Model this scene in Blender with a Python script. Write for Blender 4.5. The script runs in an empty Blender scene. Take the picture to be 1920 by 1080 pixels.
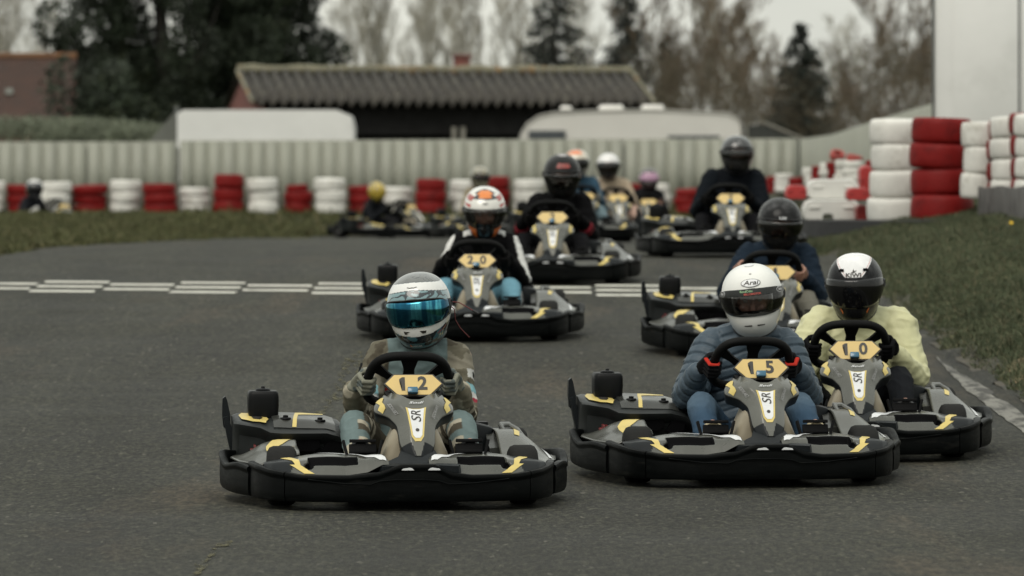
import bpy, bmesh, math, random
import numpy as np
from mathutils import Vector, Matrix, noise
random.seed(7); np.random.seed(7)
scene = bpy.context.scene
COL = scene.collection
PI = math.pi
F = 1920 * 200 / 36      # focal length of the 200 mm lens in photo pixels
HC = 1.484               # height of the lens above the nearest kart's ground
HY = 324                 # row of the horizon


def X_at(px, Y):
    return (px - 960) * Y / F


def Z_at(py, Y):
    return HC - (py - HY) * Y / F


def sm(a, b, x):
    t = min(1.0, max(0.0, (x - a) / (b - a)))
    return t * t * (3 - 2 * t)


def S(r, g, b):
    f = lambda c: (c / 255 / 12.92) if c / 255 <= .04045 else ((c / 255 + .055) / 1.055) ** 2.4
    return (f(r), f(g), f(b))


# ------------------------------------------------------------------ materials
def nn(t, kind, **kw):
    n = t.nodes.new(kind)
    for k, v in kw.items():
        if k.startswith('_'):
            setattr(n, k[1:], v)
        else:
            n.inputs[k.replace('0', ' ') if k.replace('0', ' ') in n.inputs else k].default_value = v
    return n


def mat(name, col, rough=.6, var=.18, scale=9, metal=0., bump=0., bscale=80., coat=0., spec=.5, col2=None, lo=.55, hi=.72, vcol=False, s2=None, stretch=None, rvar=.1, emit=None):
    m = bpy.data.materials.new(name)
    m.use_nodes = True
    t = m.node_tree
    b = t.nodes['Principled BSDF']
    b.inputs['Roughness'].default_value = rough
    b.inputs['Metallic'].default_value = metal
    b.inputs['Coat Weight'].default_value = coat
    b.inputs['Specular IOR Level'].default_value = spec
    tc = t.nodes.new('ShaderNodeTexCoord')
    oi = t.nodes.new('ShaderNodeObjectInfo')
    va = t.nodes.new('ShaderNodeVectorMath'); va.operation = 'ADD'
    ml = t.nodes.new('ShaderNodeMath'); ml.operation = 'MULTIPLY'; ml.inputs[1].default_value = 37.
    t.links.new(oi.outputs['Random'], ml.inputs[0])
    t.links.new(tc.outputs['Object'], va.inputs[0]); t.links.new(ml.outputs[0], va.inputs[1])
    src = va.outputs[0]
    if stretch:
        mp = t.nodes.new('ShaderNodeMapping')
        mp.inputs['Scale'].default_value = stretch
        t.links.new(src, mp.inputs['Vector'])
        src = mp.outputs['Vector']
    n1 = t.nodes.new('ShaderNodeTexNoise')
    n1.inputs['Scale'].default_value = scale
    n1.inputs['Detail'].default_value = 6
    n1.inputs['Roughness'].default_value = .62
    t.links.new(src, n1.inputs['Vector'])
    mr = t.nodes.new('ShaderNodeMapRange')
    mr.inputs['From Min'].default_value = .3
    mr.inputs['From Max'].default_value = .7
    mr.inputs['To Min'].default_value = 1 - var
    mr.inputs['To Max'].default_value = 1 + var
    t.links.new(n1.outputs['Fac'], mr.inputs['Value'])
    mul = t.nodes.new('ShaderNodeMix')
    mul.data_type = 'RGBA'
    mul.blend_type = 'MULTIPLY'
    mul.inputs['Factor'].default_value = 1
    if vcol:
        at = t.nodes.new('ShaderNodeAttribute')
        at.attribute_name = 'Col'
        t.links.new(at.outputs['Color'], mul.inputs['A'])
    else:
        mul.inputs['A'].default_value = (*col, 1)
    t.links.new(mr.outputs['Result'], mul.inputs['B'])
    out = mul.outputs['Result']
    if col2 is not None:
        n2 = t.nodes.new('ShaderNodeTexNoise')
        n2.inputs['Scale'].default_value = s2 or scale * .6
        n2.inputs['Detail'].default_value = 8
        n2.inputs['Roughness'].default_value = .7
        t.links.new(src, n2.inputs['Vector'])
        m2 = t.nodes.new('ShaderNodeMapRange')
        m2.inputs['From Min'].default_value = lo
        m2.inputs['From Max'].default_value = hi
        t.links.new(n2.outputs['Fac'], m2.inputs['Value'])
        mx = t.nodes.new('ShaderNodeMix')
        mx.data_type = 'RGBA'
        t.links.new(m2.outputs['Result'], mx.inputs['Factor'])
        t.links.new(out, mx.inputs['A'])
        mx.inputs['B'].default_value = (*col2, 1)
        out = mx.outputs['Result']
    t.links.new(out, b.inputs['Base Color'])
    r = t.nodes.new('ShaderNodeMapRange')
    r.inputs['From Min'].default_value = .3
    r.inputs['From Max'].default_value = .7
    r.inputs['To Min'].default_value = max(.02, rough - rvar)
    r.inputs['To Max'].default_value = min(1, rough + rvar)
    t.links.new(n1.outputs['Fac'], r.inputs['Value'])
    t.links.new(r.outputs['Result'], b.inputs['Roughness'])
    if bump:
        n3 = t.nodes.new('ShaderNodeTexNoise')
        n3.inputs['Scale'].default_value = bscale
        n3.inputs['Detail'].default_value = 4
        t.links.new(src, n3.inputs['Vector'])
        bp = t.nodes.new('ShaderNodeBump')
        bp.inputs['Strength'].default_value = bump
        bp.inputs['Distance'].default_value = .01
        t.links.new(n3.outputs['Fac'], bp.inputs['Height'])
        t.links.new(bp.outputs['Normal'], b.inputs['Normal'])
    return m


def visor_mat(name, tint, alpha_mix, rough=.05):
    m = bpy.data.materials.new(name)
    m.use_nodes = True
    t = m.node_tree
    t.nodes.remove(t.nodes['Principled BSDF'])
    tr = t.nodes.new('ShaderNodeBsdfTransparent')
    tr.inputs['Color'].default_value = (*tint, 1)
    g = t.nodes.new('ShaderNodeBsdfGlossy')
    g.inputs['Roughness'].default_value = rough
    fr = t.nodes.new('ShaderNodeFresnel')
    fr.inputs['IOR'].default_value = 1.5
    ad = t.nodes.new('ShaderNodeMath')
    ad.operation = 'ADD'
    ad.inputs[1].default_value = alpha_mix
    t.links.new(fr.outputs[0], ad.inputs[0])
    mx = t.nodes.new('ShaderNodeMixShader')
    t.links.new(ad.outputs[0], mx.inputs[0])
    t.links.new(tr.outputs[0], mx.inputs[1])
    t.links.new(g.outputs[0], mx.inputs[2])
    t.links.new(mx.outputs[0], t.nodes['Material Output'].inputs['Surface'])
    return m


# ------------------------------------------------------------------ mesh building
class MB:
    def __init__(s):
        s.v = []; s.f = []; s.m = []

    def add(s, verts, faces, mi=0):
        o = len(s.v)
        s.v += [tuple(p) for p in verts]
        s.f += [tuple(i + o for i in f) for f in faces]
        s.m += [mi] * len(faces)
        return s

    def box(s, c, size, bev=0., rot=None, mi=0, seg=2, taper=None):
        bm = bmesh.new()
        bmesh.ops.create_cube(bm, size=1)
        for v in bm.verts:
            v.co = Vector((v.co.x * size[0], v.co.y * size[1], v.co.z * size[2]))
            if taper and v.co.z > 0:
                v.co.x *= taper[0]; v.co.y *= taper[1]
        if bev > 0:
            bmesh.ops.bevel(bm, geom=bm.edges[:], offset=bev, segments=seg, affect='EDGES', profile=.5)
        M = Matrix.Translation(c) @ (rot.to_4x4() if rot else Matrix())
        bm.verts.index_update()
        s.add([M @ v.co for v in bm.verts], [[v.index for v in f.verts] for f in bm.faces], mi)
        bm.free()
        return s

    def loft(s, rings, closed=True, cap=True, mi=0, loop=False):
        n = len(rings[0]); o = len(s.v)
        for r in rings:
            s.v += [tuple(p) for p in r]
        N = len(rings)
        for i in range(N if loop else N - 1):
            for j in range(n if closed else n - 1):
                a = o + i * n + j; b = o + i * n + (j + 1) % n
                i2 = (i + 1) % N
                s.f.append((a, b, o + i2 * n + (j + 1) % n, o + i2 * n + j)); s.m.append(mi)
        if cap and closed and not loop:
            s.f.append(tuple(o + j for j in range(n - 1, -1, -1))); s.m.append(mi)
            s.f.append(tuple(o + (N - 1) * n + j for j in range(n))); s.m.append(mi)
        return s

    def tube(s, path, r, n=8, cap=True, loop=False, mi=0, ell=(1, 1), up=None, rnd=False):
        P = [Vector(p) for p in path]
        R = list(r) if isinstance(r, (list, tuple)) else [r] * len(P)
        if rnd:
            d0 = (P[0] - P[1]).normalized(); d1 = (P[-1] - P[-2]).normalized()
            a, b = R[0], R[-1]
            P = [P[0] + d0 * a * .97, P[0] + d0 * a * .7] + P + [P[-1] + d1 * b * .7, P[-1] + d1 * b * .97]
            R = [a * .22, a * .71] + R + [b * .71, b * .22]
        rings = []
        u = Vector(up) if up else None
        N = len(P)
        for i, p in enumerate(P):
            if loop:
                d = (P[(i + 1) % N] - P[i - 1])
            else:
                d = P[min(i + 1, N - 1)] - P[max(i - 1, 0)]
            if d.length < 1e-9:
                d = Vector((0, 0, 1))
            d.normalize()
            if u is None:
                u = Vector((0, 0, 1)) if abs(d.z) < .9 else Vector((1, 0, 0))
            a = (u - d * u.dot(d))
            if a.length < 1e-6:
                a = d.orthogonal()
            a.normalize(); u = a
            b = d.cross(a)
            rings.append([p + (a * math.cos(2 * PI * k / n) * ell[0] + b * math.sin(2 * PI * k / n) * ell[1]) * R[i] for k in range(n)])
        return s.loft(rings, True, cap, mi, loop)

    def grid(s, fn, nu, nv, mi=0, u=(0, 1), v=(0, 1), closed_u=False, keep=None, mf=None):
        o = len(s.v)
        for j in range(nv + 1):
            for i in range(nu if closed_u else nu + 1):
                s.v.append(tuple(fn(u[0] + (u[1] - u[0]) * i / nu, v[0] + (v[1] - v[0]) * j / nv)))
        w = nu if closed_u else nu + 1
        for j in range(nv):
            for i in range(nu):
                uu = u[0] + (u[1] - u[0]) * (i + .5) / nu; vv = v[0] + (v[1] - v[0]) * (j + .5) / nv
                if keep and not keep(uu, vv):
                    continue
                s.f.append((o + j * w + i, o + j * w + (i + 1) % w, o + (j + 1) * w + (i + 1) % w, o + (j + 1) * w + i))
                s.m.append(mf(uu, vv) if mf else mi)
        return s

    def lathe(s, prof, n=24, c=(0, 0, 0), rot=None, mi=0, loop=False):
        M = Matrix.Translation(c) @ (rot.to_4x4() if rot else Matrix())
        rings = [[M @ Vector((r * math.cos(2 * PI * k / n), r * math.sin(2 * PI * k / n), z)) for k in range(n)] for r, z in prof]
        return s.loft(rings, True, not loop, mi, loop)

    def prism(s, poly, c0, ax, ay, az, mi=0):
        """polygon in the ax/ay plane, extruded along az"""
        c0, ax, ay, az = map(Vector, (c0, ax, ay, az))
        a = [c0 + ax * x + ay * y for x, y in poly]
        b = [p + az for p in a]
        return s.loft([a, b], True, True, mi)

    def mesh(s, name):
        me = bpy.data.meshes.new(name)
        me.from_pydata(s.v, [], s.f)
        me.polygons.foreach_set('material_index', s.m)
        me.update()
        return me

    def build(s, name, mats, parent=None, ang=38, fix=True):
        me = s.mesh(name)
        if fix:
            bm = bmesh.new(); bm.from_mesh(me)
            bmesh.ops.recalc_face_normals(bm, faces=bm.faces[:])
            bm.to_mesh(me); bm.free()
        return link(name, me, mats, parent, ang)


def link(name, me, mats, parent=None, ang=38):
    if not isinstance(mats, (list, tuple)):
        mats = [mats]
    for m in mats:
        me.materials.append(m)
    if len(me.polygons):
        if ang > 0:
            me.polygons.foreach_set('use_smooth', [True] * len(me.polygons))
            if ang < 179:
                me.set_sharp_from_angle(angle=math.radians(ang))
    o = bpy.data.objects.new(name, me)
    COL.objects.link(o)
    if parent:
        o.parent = parent
    return o


def empty(name, loc=(0, 0, 0), rot=(0, 0, 0)):
    o = bpy.data.objects.new(name, None)
    o.empty_display_size = .2
    COL.objects.link(o)
    o.location = loc; o.rotation_euler = rot
    return o


def tag(o, label=None, cat=None, group=None, kind=None):
    if label: o['label'] = label
    if cat: o['category'] = cat
    if group: o['group'] = group
    if kind: o['kind'] = kind
    return o


def kids(o):
    return [c for c in COL.objects if c.parent == o]


def copy_tree(o, parent=None, tree=None):
    c = o.copy()
    COL.objects.link(c)
    if parent: c.parent = parent
    for ch in tree[o.name]:
        copy_tree(ch, c, tree)
    return c


def child_map(root):
    d = {}
    def rec(o):
        d[o.name] = list(o.children)
        for c in o.children: rec(c)
    rec(root)
    return d


# decals ------------------------------------------------------------------
def poly2d(pts, maxlen=None):
    bm = bmesh.new()
    vs = [bm.verts.new((x, y, 0)) for x, y in pts]
    f = bm.faces.new(vs)
    bmesh.ops.triangulate(bm, faces=[f])
    if maxlen:
        for _ in range(7):
            es = [e for e in bm.edges if e.calc_length() > maxlen]
            if not es: break
            bmesh.ops.subdivide_edges(bm, edges=es, cuts=1)
            bmesh.ops.triangulate(bm, faces=[f for f in bm.faces if len(f.verts) > 3])
    bm.verts.index_update()
    r = ([(v.co.x, v.co.y) for v in bm.verts], [[v.index for v in f.verts] for f in bm.faces])
    bm.free()
    return r


def text2d(body, size=1, shear=0, bold=0., align='CENTER', sx=1., res=3):
    c = bpy.data.curves.new('t', 'FONT')
    c.body = body; c.size = 1; c.shear = shear; c.offset = bold
    c.align_x = align; c.align_y = 'CENTER'; c.resolution_u = res
    o = bpy.data.objects.new('t', c)
    COL.objects.link(o)
    dg = bpy.context.evaluated_depsgraph_get()
    me = bpy.data.meshes.new_from_object(o.evaluated_get(dg))
    V = [(v.co.x * size * sx, v.co.y * size) for v in me.vertices]
    Fc = [list(p.vertices) for p in me.polygons]
    bpy.data.objects.remove(o); bpy.data.curves.remove(c); bpy.data.meshes.remove(me)
    return V, Fc


def wrap(mb, vf, fn, mi=0):
    mb.add([fn(x, y) for x, y in vf[0]], vf[1], mi)
    return mb


def surf_off(fn, off, eps=1e-3, flip=1):
    def g(u, v):
        p = Vector(fn(u, v))
        du = Vector(fn(u + eps, v)) - p; dv = Vector(fn(u, v + eps)) - p
        n = du.cross(dv)
        if n.length > 1e-12: n.normalize()
        return p + n * off * flip
    return g


# voxel union of overlapping closed shells -> one continuous mesh
def remesh(mb, voxel, smooth=2):
    me = mb.mesh('r')
    bm = bmesh.new(); bm.from_mesh(me)
    bmesh.ops.recalc_face_normals(bm, faces=bm.faces[:])
    bm.to_mesh(me); bm.free()
    o = bpy.data.objects.new('r', me)
    COL.objects.link(o)
    md = o.modifiers.new('r', 'REMESH')
    md.mode = 'VOXEL'; md.voxel_size = voxel
    if smooth:
        ms = o.modifiers.new('s', 'SMOOTH')
        ms.factor = .5; ms.iterations = smooth
    dg = bpy.context.evaluated_depsgraph_get()
    out = bpy.data.meshes.new_from_object(o.evaluated_get(dg))
    out.materials.clear()
    bpy.data.objects.remove(o); bpy.data.meshes.remove(me)
    return out


def get_co(me):
    a = np.empty(len(me.vertices) * 3, np.float32)
    me.vertices.foreach_get('co', a)
    return a.reshape(-1, 3).astype(np.float64)


def get_no(me):
    a = np.empty(len(me.vertices) * 3, np.float32)
    me.vertex_normals.foreach_get('vector', a)
    return a.reshape(-1, 3).astype(np.float64)


def set_co(me, P):
    me.vertices.foreach_set('co', P.astype(np.float32).ravel())
    me.update()


def set_col(me, C):
    a = me.color_attributes.new('Col', 'FLOAT_COLOR', 'POINT')
    D = np.ones((len(me.vertices), 4), np.float32)
    D[:, :3] = C
    a.data.foreach_set('color', D.ravel())


def vnoise(P, s, off=0.):
    return np.array([noise.noise(Vector((p[0] * s[0] + off, p[1] * s[1] + off * 1.7, p[2] * s[2] - off))) for p in P])
# ------------------------------------------------------------------ kart
M_black = mat('bumper plastic', (.0016, .0022, .0022), .46, .3, 6, bump=.12, bscale=220, col2=(.016, .016, .014), lo=.57, hi=.78, s2=4, spec=.09, stretch=(1.4, 1.4, 7))
M_nose = mat('nose grey', (.080, .081, .068), .27, .12, 6, bump=.03, bscale=300, coat=.3, col2=(.05, .05, .044), lo=.58, hi=.8, s2=7)
M_grey = mat('fairing grey', (.054, .055, .046), .30, .1, 5, bump=.04, bscale=300, coat=.15, col2=(.085, .082, .07), lo=.62, hi=.85, s2=9)
M_panel = mat('cover panel grey', (.028, .029, .026), .32, .12, 6, coat=.1, spec=.35)
M_dark = mat('fairing dark', (.009, .011, .0125), .4, .2, 6, bump=.05, bscale=300, spec=.16)
M_slot = mat('recess black', (.003, .003, .0035), .7, .2, 9, spec=.04)
M_cover = mat('cover plastic', (.016, .018, .018), .42, .2, 6, bump=.05, bscale=300, spec=.2)
M_yel = mat('decal yellow', (.56, .44, .14), .42, .1, 12, col2=(.35, .27, .1), lo=.66, hi=.85)
M_white = mat('decal white', (.62, .63, .64), .4, .08, 10, col2=(.3, .3, .3), lo=.68, hi=.85)
M_plate = mat('number plate yellow', (.56, .405, .15), .45, .08, 6, col2=(.35, .22, .08), lo=.7, hi=.9)
M_ink = mat('ink', (.025, .022, .018), .5, .1)
M_tank = mat('tank plastic', (.27, .235, .17), .45, .12, 6, bump=.03)
M_rub = mat('wheel rubber', (.013, .013, .0125), .8, .3, 12, bump=.25, bscale=60, spec=.15)
M_rim = mat('wheel rim', (.11, .11, .11), .4, .1, metal=.9)
M_steel = mat('steel', (.30, .30, .29), .35, .15, metal=.9)
M_chas = mat('chassis paint', (.004, .0045, .005), .45, .2, spec=.16)
M_ped = mat('pedal black', (.0035, .0036, .004), .75, .2, spec=.12)
M_red = mat('engine red', (.12, .010, .010), .4, .2)
M_blue = mat('transponder blue', (.015, .10, .17), .25, .1, coat=.5)
M_silver = mat('latch silver', (.16, .165, .16), .4, .15, metal=.4)
M_wheelgrip = mat('steering rubber', (.0028, .003, .003), .65, .2, bump=.2, bscale=300, spec=.14)

EX = .05      # seat, wheel and nose sit a little to the side of the engine
HX = [0, .2, .37, .50, .59, .645, .668, .675]
HYY = [0, .006, .025, .07, .15, .26, .38, .47]


def bump_y(x):
    return float(np.interp(abs(x), HX, HYY))


def rim_z(x, y=0):
    return float(np.interp(abs(x - EX * max(0, 1 - abs(x) / .3)), [0, .085, .16, .27, .48, .60, .66, .70], [.205, .205, .172, .158, .160, .176, .192, .200]))


def bpath(x0, x1, n):
    """points of the front bumper between two arc fractions (-1..1)"""
    # arc length table
    xs = np.concatenate([-np.array(HX[::-1]), np.array(HX[1:])]); ys = np.concatenate([np.array(HYY[::-1]), np.array(HYY[1:])])
    # refine with a smooth curve
    t = np.concatenate([[0], np.cumsum(np.hypot(np.diff(xs), np.diff(ys)))])
    t = t / t[-1] * 2 - 1
    q = np.linspace(x0, x1, n)
    tt = np.linspace(-1, 1, 401)
    X = np.interp(tt, t, xs); Y = np.interp(tt, t, ys)
    k = np.ones(21) / 21
    Xs = np.convolve(np.pad(X, 10, mode='reflect', reflect_type='odd'), k, 'valid'); Ys = np.convolve(np.pad(Y, 10, mode='reflect', reflect_type='odd'), k, 'valid')
    return [(float(np.interp(a, tt, Xs)), float(np.interp(a, tt, Ys))) for a in q]


def sweep_wall(pts, zr, z0=.04, bulge=.008, th=.04, twist=None):
    rings = []
    N = len(pts)
    for i, (x, y) in enumerate(pts):
        a = pts[max(i - 1, 0)]; b = pts[min(i + 1, N - 1)]
        d = Vector((b[0] - a[0], b[1] - a[1], 0)).normalized()
        n = Vector((d.y, -d.x, 0))
        z = zr(x, y) if callable(zr) else zr
        zb = z0(x, y) if callable(z0) else z0
        h = z - zb
        prof = [(-th, zb + .02), (-th + .01, zb + .004), (-.015, zb), (-.004, zb + .003), (0, zb + .012), (bulge * .4, zb + h * .3), (bulge * .4, zb + h * .55), (bulge * .1, z - .036), (.000, z - .029), (.0055, z - .021), (.007, z - .011),
                (.003, z - .002), (-.006, z), (-.020, z), (-.029, z - .007), (-th, zb + h * .5)]
        c = Vector((x, y, 0))
        rings.append([c + n * o + Vector((0, 0, q)) for o, q in prof])
    return rings


def rrect(w, h, r, n=4):
    out = []
    for cx, cy, a0 in ((w - r, h - r, 0), (-w + r, h - r, 90), (-w + r, -h + r, 180), (w - r, -h + r, 270)):
        for k in range(n + 1):
            a = math.radians(a0 + 90 * k / n)
            out.append((cx + r * math.cos(a), cy + r * math.sin(a)))
    return out


# nose panel
NV = [0, .07, .2, .46, .62, .76, .88, 1]
NW = [.034, .060, .077, .086, .120, .180, .178, .128]
_nv = np.linspace(0, 1, 201)
_nw = np.convolve(np.pad(np.interp(_nv, NV, NW), 8, mode='edge'), np.ones(17) / 17, 'valid')
_nw[:8] = np.interp(_nv[:8], NV, NW)
NDIR = Vector((0, .30, .295)); NNOR = Vector((0, -.285, .30)).normalized()


def nose(u, v):
    w = float(np.interp(v, _nv, _nw))
    a = abs(u)
    v = v * (1 - .24 * sm(.45, 1, v) * (1 - sm(.1, 1.0, a)))
    c = Vector((0, .118, .236)) + NDIR * v + NNOR * (.022 * math.sin(PI * min(1, max(0, v))))
    if a <= 1:
        x = w * u
        dn = -(.16 * w * max(0, a - .42) / .58 * 1.6 + w * .32 * max(0, a - .30) ** 2 * 1.5)
        return c + Vector((x, 0, 0)) + NNOR * dn
    x = w * (1 if u > 0 else -1) * (1 - .06 * (a - 1) / .2)
    dn = -(.16 * w * 1.6 + w * .32 * .49 * 1.5) - (a - 1) / .2 * .055
    return c + Vector((x, 0, 0)) + NNOR * dn


def pod_fn(s):
    def fn(u, v):
        x = .088 + .535 * u
        yf = bump_y(x) + .028
        dep = .05 + .25 * math.sin(PI * min(1, .06 + .90 * u)) ** .75 if u < 1 else .05
        zf = rim_z(x) - .002
        lift = .012 + .066 * math.sin(PI * min(1, max(0, u) ** .85)) ** .7
        vv = min(v, 1)
        y = yf + dep * (.40 * vv + .60 * sm(.62, 1.0, vv) * vv)
        z = zf + lift * sm(-.5, .95, vv) * 1.0 - lift * .28 * (1 - vv) + .006 * math.sin(PI * vv)
        if v > 1:
            y += .012 * (v - 1) / .15; z -= .12 * (v - 1) / .15
        # recess
        e = lambda a, b, q: sm(a - .012, a + .012, q) * (1 - sm(b - .012, b + .012, q))
        f = lambda a, b, q: sm(a - .05, a + .05, q) * (1 - sm(b - .05, b + .05, q))
        q = e(.25, .64, u) * f(.40 - .0 * u, .74, v) + .6 * (1 - sm(.5, 1.1, math.hypot((u - .645) / .045, (v - .36) / .16)))
        z -= .030 * min(1, q); y += .026 * min(1, q)
        return Vector((s * x, y, z))
    return fn


def side_fn(s):
    """grey side fairing from the side bumper inward"""
    def fn(u, v):   # u outer->inner, v front->rear
        y = .50 + .62 * v
        xo = float(np.interp(y, [.5, .7, .95, 1.12], [.65, .712, .738, .71]))
        xi = .45
        x = xo + (xi - xo) * u
        z = .178 + (.05 if s < 0 else .03 + .085 * sm(0, .6, v)) * sm(0, .75, u) - .01 * (1 - sm(0, .12, v)) + .012 * math.sin(PI * v * 1.0) * sm(0, .4, u)
        if s < 0:
            z += .022 * (math.exp(-((v - .55) / .13) ** 2)) * sm(.1, .5, u)
        return Vector((s * x, y, z))
    return fn


def make_kart():
    k = empty('racing_kart')
    # chassis
    mb = MB()
    mb.box((0, .70, .045), (.50, 1.05, .012), .004)
    floor = mb.build('floor_tray', M_chas, k)
    mb = MB()
    for sx in (-1, 1):
        mb.tube([(sx * .24, .10, .075), (sx * .27, .4, .07), (sx * .30, .8, .07), (sx * .30, 1.62, .09)], .016, 8)
    for y in (.12, .46, .98, 1.5):
        mb.tube([(-.30, y, .072), (.30, y, .072)], .014, 8)
    mb.tube([(-.66, .72, .08), (.66, .72, .08)], .012, 8)
    mb.tube([(-.66, 1.06, .08), (.66, 1.06, .08)], .012, 8)
    mb.build('chassis_frame', M_chas, k)
    # front bumper in three mouldings
    fb = MB().loft(sweep_wall(bpath(-.578, .578, 61), rim_z, bulge=.005)).build('front_bumper', M_black, k, 50)
    for s in (-1, 1):
        a, b = (-1, -.584) if s < 0 else (.584, 1)
        MB().loft(sweep_wall(bpath(a, b, 26), rim_z, bulge=.004)).build('bumper_corner', M_black, fb, 50)
    rd = MB()
    for s in (-1, 1):
        rd.tube([(s * .44, bump_y(.44) - .011, .138), (s * .29, bump_y(.29) - .013, .122), (s * .17, bump_y(.17) - .012, .118), (s * .13, -.006, .132), (s * .06, -.008, .138), (0, -.010, .138)], .0035, 5)
    rd.build('moulded_ridge', M_black, fb)
    # centre wedge and its two white flashes
    mb = MB()
    rows = [(.020, .196, .165), (.045, .203, .175), (.085, .203, .165), (.13, .232, .090), (.20, .262, .07)]
    mb.loft([[Vector((-w, y, z)), Vector((-w * .5, y - .006, z + .004)), Vector((w * .5, y - .006, z + .004)), Vector((w, y, z)), Vector((w * 1.1, y, z - .11)), Vector((-w * 1.1, y, z - .11))] for y, z, w in rows])
    cw = mb.build('nose_base', M_dark, k, 25)
    for s in (-1, 1):
        mb = MB().prism([(s * .030, .192), (s * .085, .192), (s * .080, .199), (s * .050, .2035), (s * .040, .2015)], (0, -.0065, -.012), (1, 0, 0), (0, 0, 1), (0, .004, 0))
        mb.build('bumper_flash', M_white, fb)
    # front fairings
    for s in (-1, 1):
        fn = pod_fn(s)
        mf = lambda u, v: 1 if (.242 < u < .648 and .36 < v < .79) or math.hypot((u - .645) / .05, (v - .36) / .19) < .8 or v > 1 else (2 if u > .80 - .10 * v else 0)
        p = MB().grid(fn, 90, 40, v=(0, 1.15), mf=mf).build('front_fairing', [M_grey, M_slot, M_dark], k, 60)
        fl = 1 if s > 0 else -1
        df = surf_off(fn, .003, flip=fl)
        wrap(MB(), poly2d([(.86, .94), (.785, .90), (.72, .70), (.71, .38), (.65, .16), (.60, .03), (.685, .03), (.795, .40), (.755, .42), (.775, .66), (.84, .82)], .04), df).build('lightning_decal', M_yel, p, 180)
        wrap(MB(), poly2d([(.02, .30), (.03, .72), (.12, .84), (.30, .95), (.58, .985), (.5, .945), (.24, .88), (.11, .62), (.07, .34)], .04), df).build('white_decal', M_white, p, 180)
    # side bumpers and fairings
    for s in (-1, 1):
        pts = [(.682, .43), (.708, .50), (.745, .62), (.772, .78), (.785, .95), (.775, 1.08), (.73, 1.15), (.65, 1.18)]
        q = np.linspace(0, len(pts) - 1, 36)
        xs = np.interp(q, range(len(pts)), [p[0] for p in pts]); ys = np.interp(q, range(len(pts)), [p[1] for p in pts])
        kk = np.ones(5) / 5
        xs = np.convolve(np.pad(xs, 2, mode='reflect', reflect_type='odd'), kk, 'valid'); ys = np.convolve(np.pad(ys, 2, mode='reflect', reflect_type='odd'), kk, 'valid')
        P = [(s * a, b) for a, b in zip(xs, ys)]
        if s < 0: P = P[::-1]
        zr = lambda x, y: .176 + .03 * sm(.75, 1.1, y) + .008 * math.sin(y * 14)
        sb = MB().loft(sweep_wall(P, zr, lambda x, y: .042 + .012 * sm(.6, 1.1, y), bulge=.006)).build('side_bumper', M_black, k, 50)
        fn = side_fn(s)
        sf = MB().grid(fn, 20, 30).build('side_fairing', M_grey, k, 60)
        md = sf.modifiers.new('t', 'SOLIDIFY'); md.thickness = .008; md.offset = 0
        fl = 1 if s < 0 else -1
        df = surf_off(fn, .0065, flip=fl)
        if s < 0:
            poly = [(.42, .08), (.50, .42), (.84, .74), (.98, .74), (.94, .56), (.70, .36), (.62, .08)]
        else:
            poly = [(.62, .42), (.70, .42), (.68, .74), (.80, .98), (.72, .98), (.58, .74)]
        wrap(MB(), poly2d(poly, .06), df).build('arrow_decal', M_yel, sf, 180)
        if s > 0:
            wrap(MB(), poly2d([(.06, .3), (.13, .6), (.24, .99), (.32, .99), (.22, .6), (.12, .3)], .06), df).build('white_decal', M_white, sf, 180)
    # wheels
    for s in (-1, 1):
        for y, r, w, x in ((.42, .132, .125, .535), (1.48, .142, .19, .56)):
            h = w / 2
            prof = [(r * .5, -h), (r * .82, -h * 1.02), (r * .95, -h * .86), (r, -h * .6), (r, h * .6), (r * .95, h * .86), (r * .82, h * 1.02), (r * .5, h)]
            rot = Matrix.Rotation(PI / 2, 3, 'Y')
            wh = empty('wheel', (s * x, y, r)); wh.parent = k
            MB().lathe(prof + [(r * .48, 0)], 32, rot=rot, loop=True).build('tyre', M_rub, wh, 50)
            MB().lathe([(.01, -h * .3), (r * .3, -h * .35), (r * .5, -h * .9), (r * .52, -h * .9), (r * .52, h * .9), (r * .5, h * .9), (r * .3, h * .35), (.01, h * .3)], 24, rot=rot).build('rim', M_rim, wh)
    MB().tube([(-.6, 1.48, .142), (.6, 1.48, .142)], .02, 10).build('rear_axle', M_steel, k)
    MB().loft(sweep_wall([(x, 1.72 + .05 * (1 - (x / .66) ** 2) * 1 - .12 * max(0, abs(x) - .5)) for x in np.linspace(.68, -.68, 31)], .21, .06)).build('rear_bumper', M_black, k, 50)
    # engine cover (image left)
    st = [-.715, -.69, -.60, -.555, -.53, -.50, -.40, -.30, -.235, -.185]
    tp = [.352, .362, .358, .352, .362, .366, .362, .352, .332, .285]
    fy = [1.10, 1.04, .985, .955, .95, .945, .945, .95, .955, .97]
    lip = [.325, .325, .312, .292, .290, .288, .288, .288, .27, .235]
    rings = []
    for x, t, f_, l in zip(st, tp, fy, lip):
        rings.append([Vector((x, 1.42, .15)), Vector((x, 1.42, t - .03)), Vector((x, 1.36, t - .004)), Vector((x, 1.27, t)), Vector((x, f_ + .10, t - .02)), Vector((x, f_ + .02, l + .008)), Vector((x, f_, l)), Vector((x, f_ + .006, l - .016)), Vector((x, f_ + .05, l - .05)), Vector((x, f_ + .06, .15))])
    ec = MB().loft(rings).build('engine_cover', M_cover, k, 35)
    top = MB()
    def cov(u, v):   # u along x, v front to rear
        x = -.715 + .53 * u
        f_ = np.interp(x, st, fy); t = np.interp(x, st, tp); l = np.interp(x, st, lip)
        ys = [f_ + .02, f_ + .10, 1.27]; zs = [l + .008, t - .02, t]
        y = ys[0] + (ys[2] - ys[0]) * v
        return Vector((x, y, np.interp(y, ys, zs)))
    d2 = surf_off(cov, .004)
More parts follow.
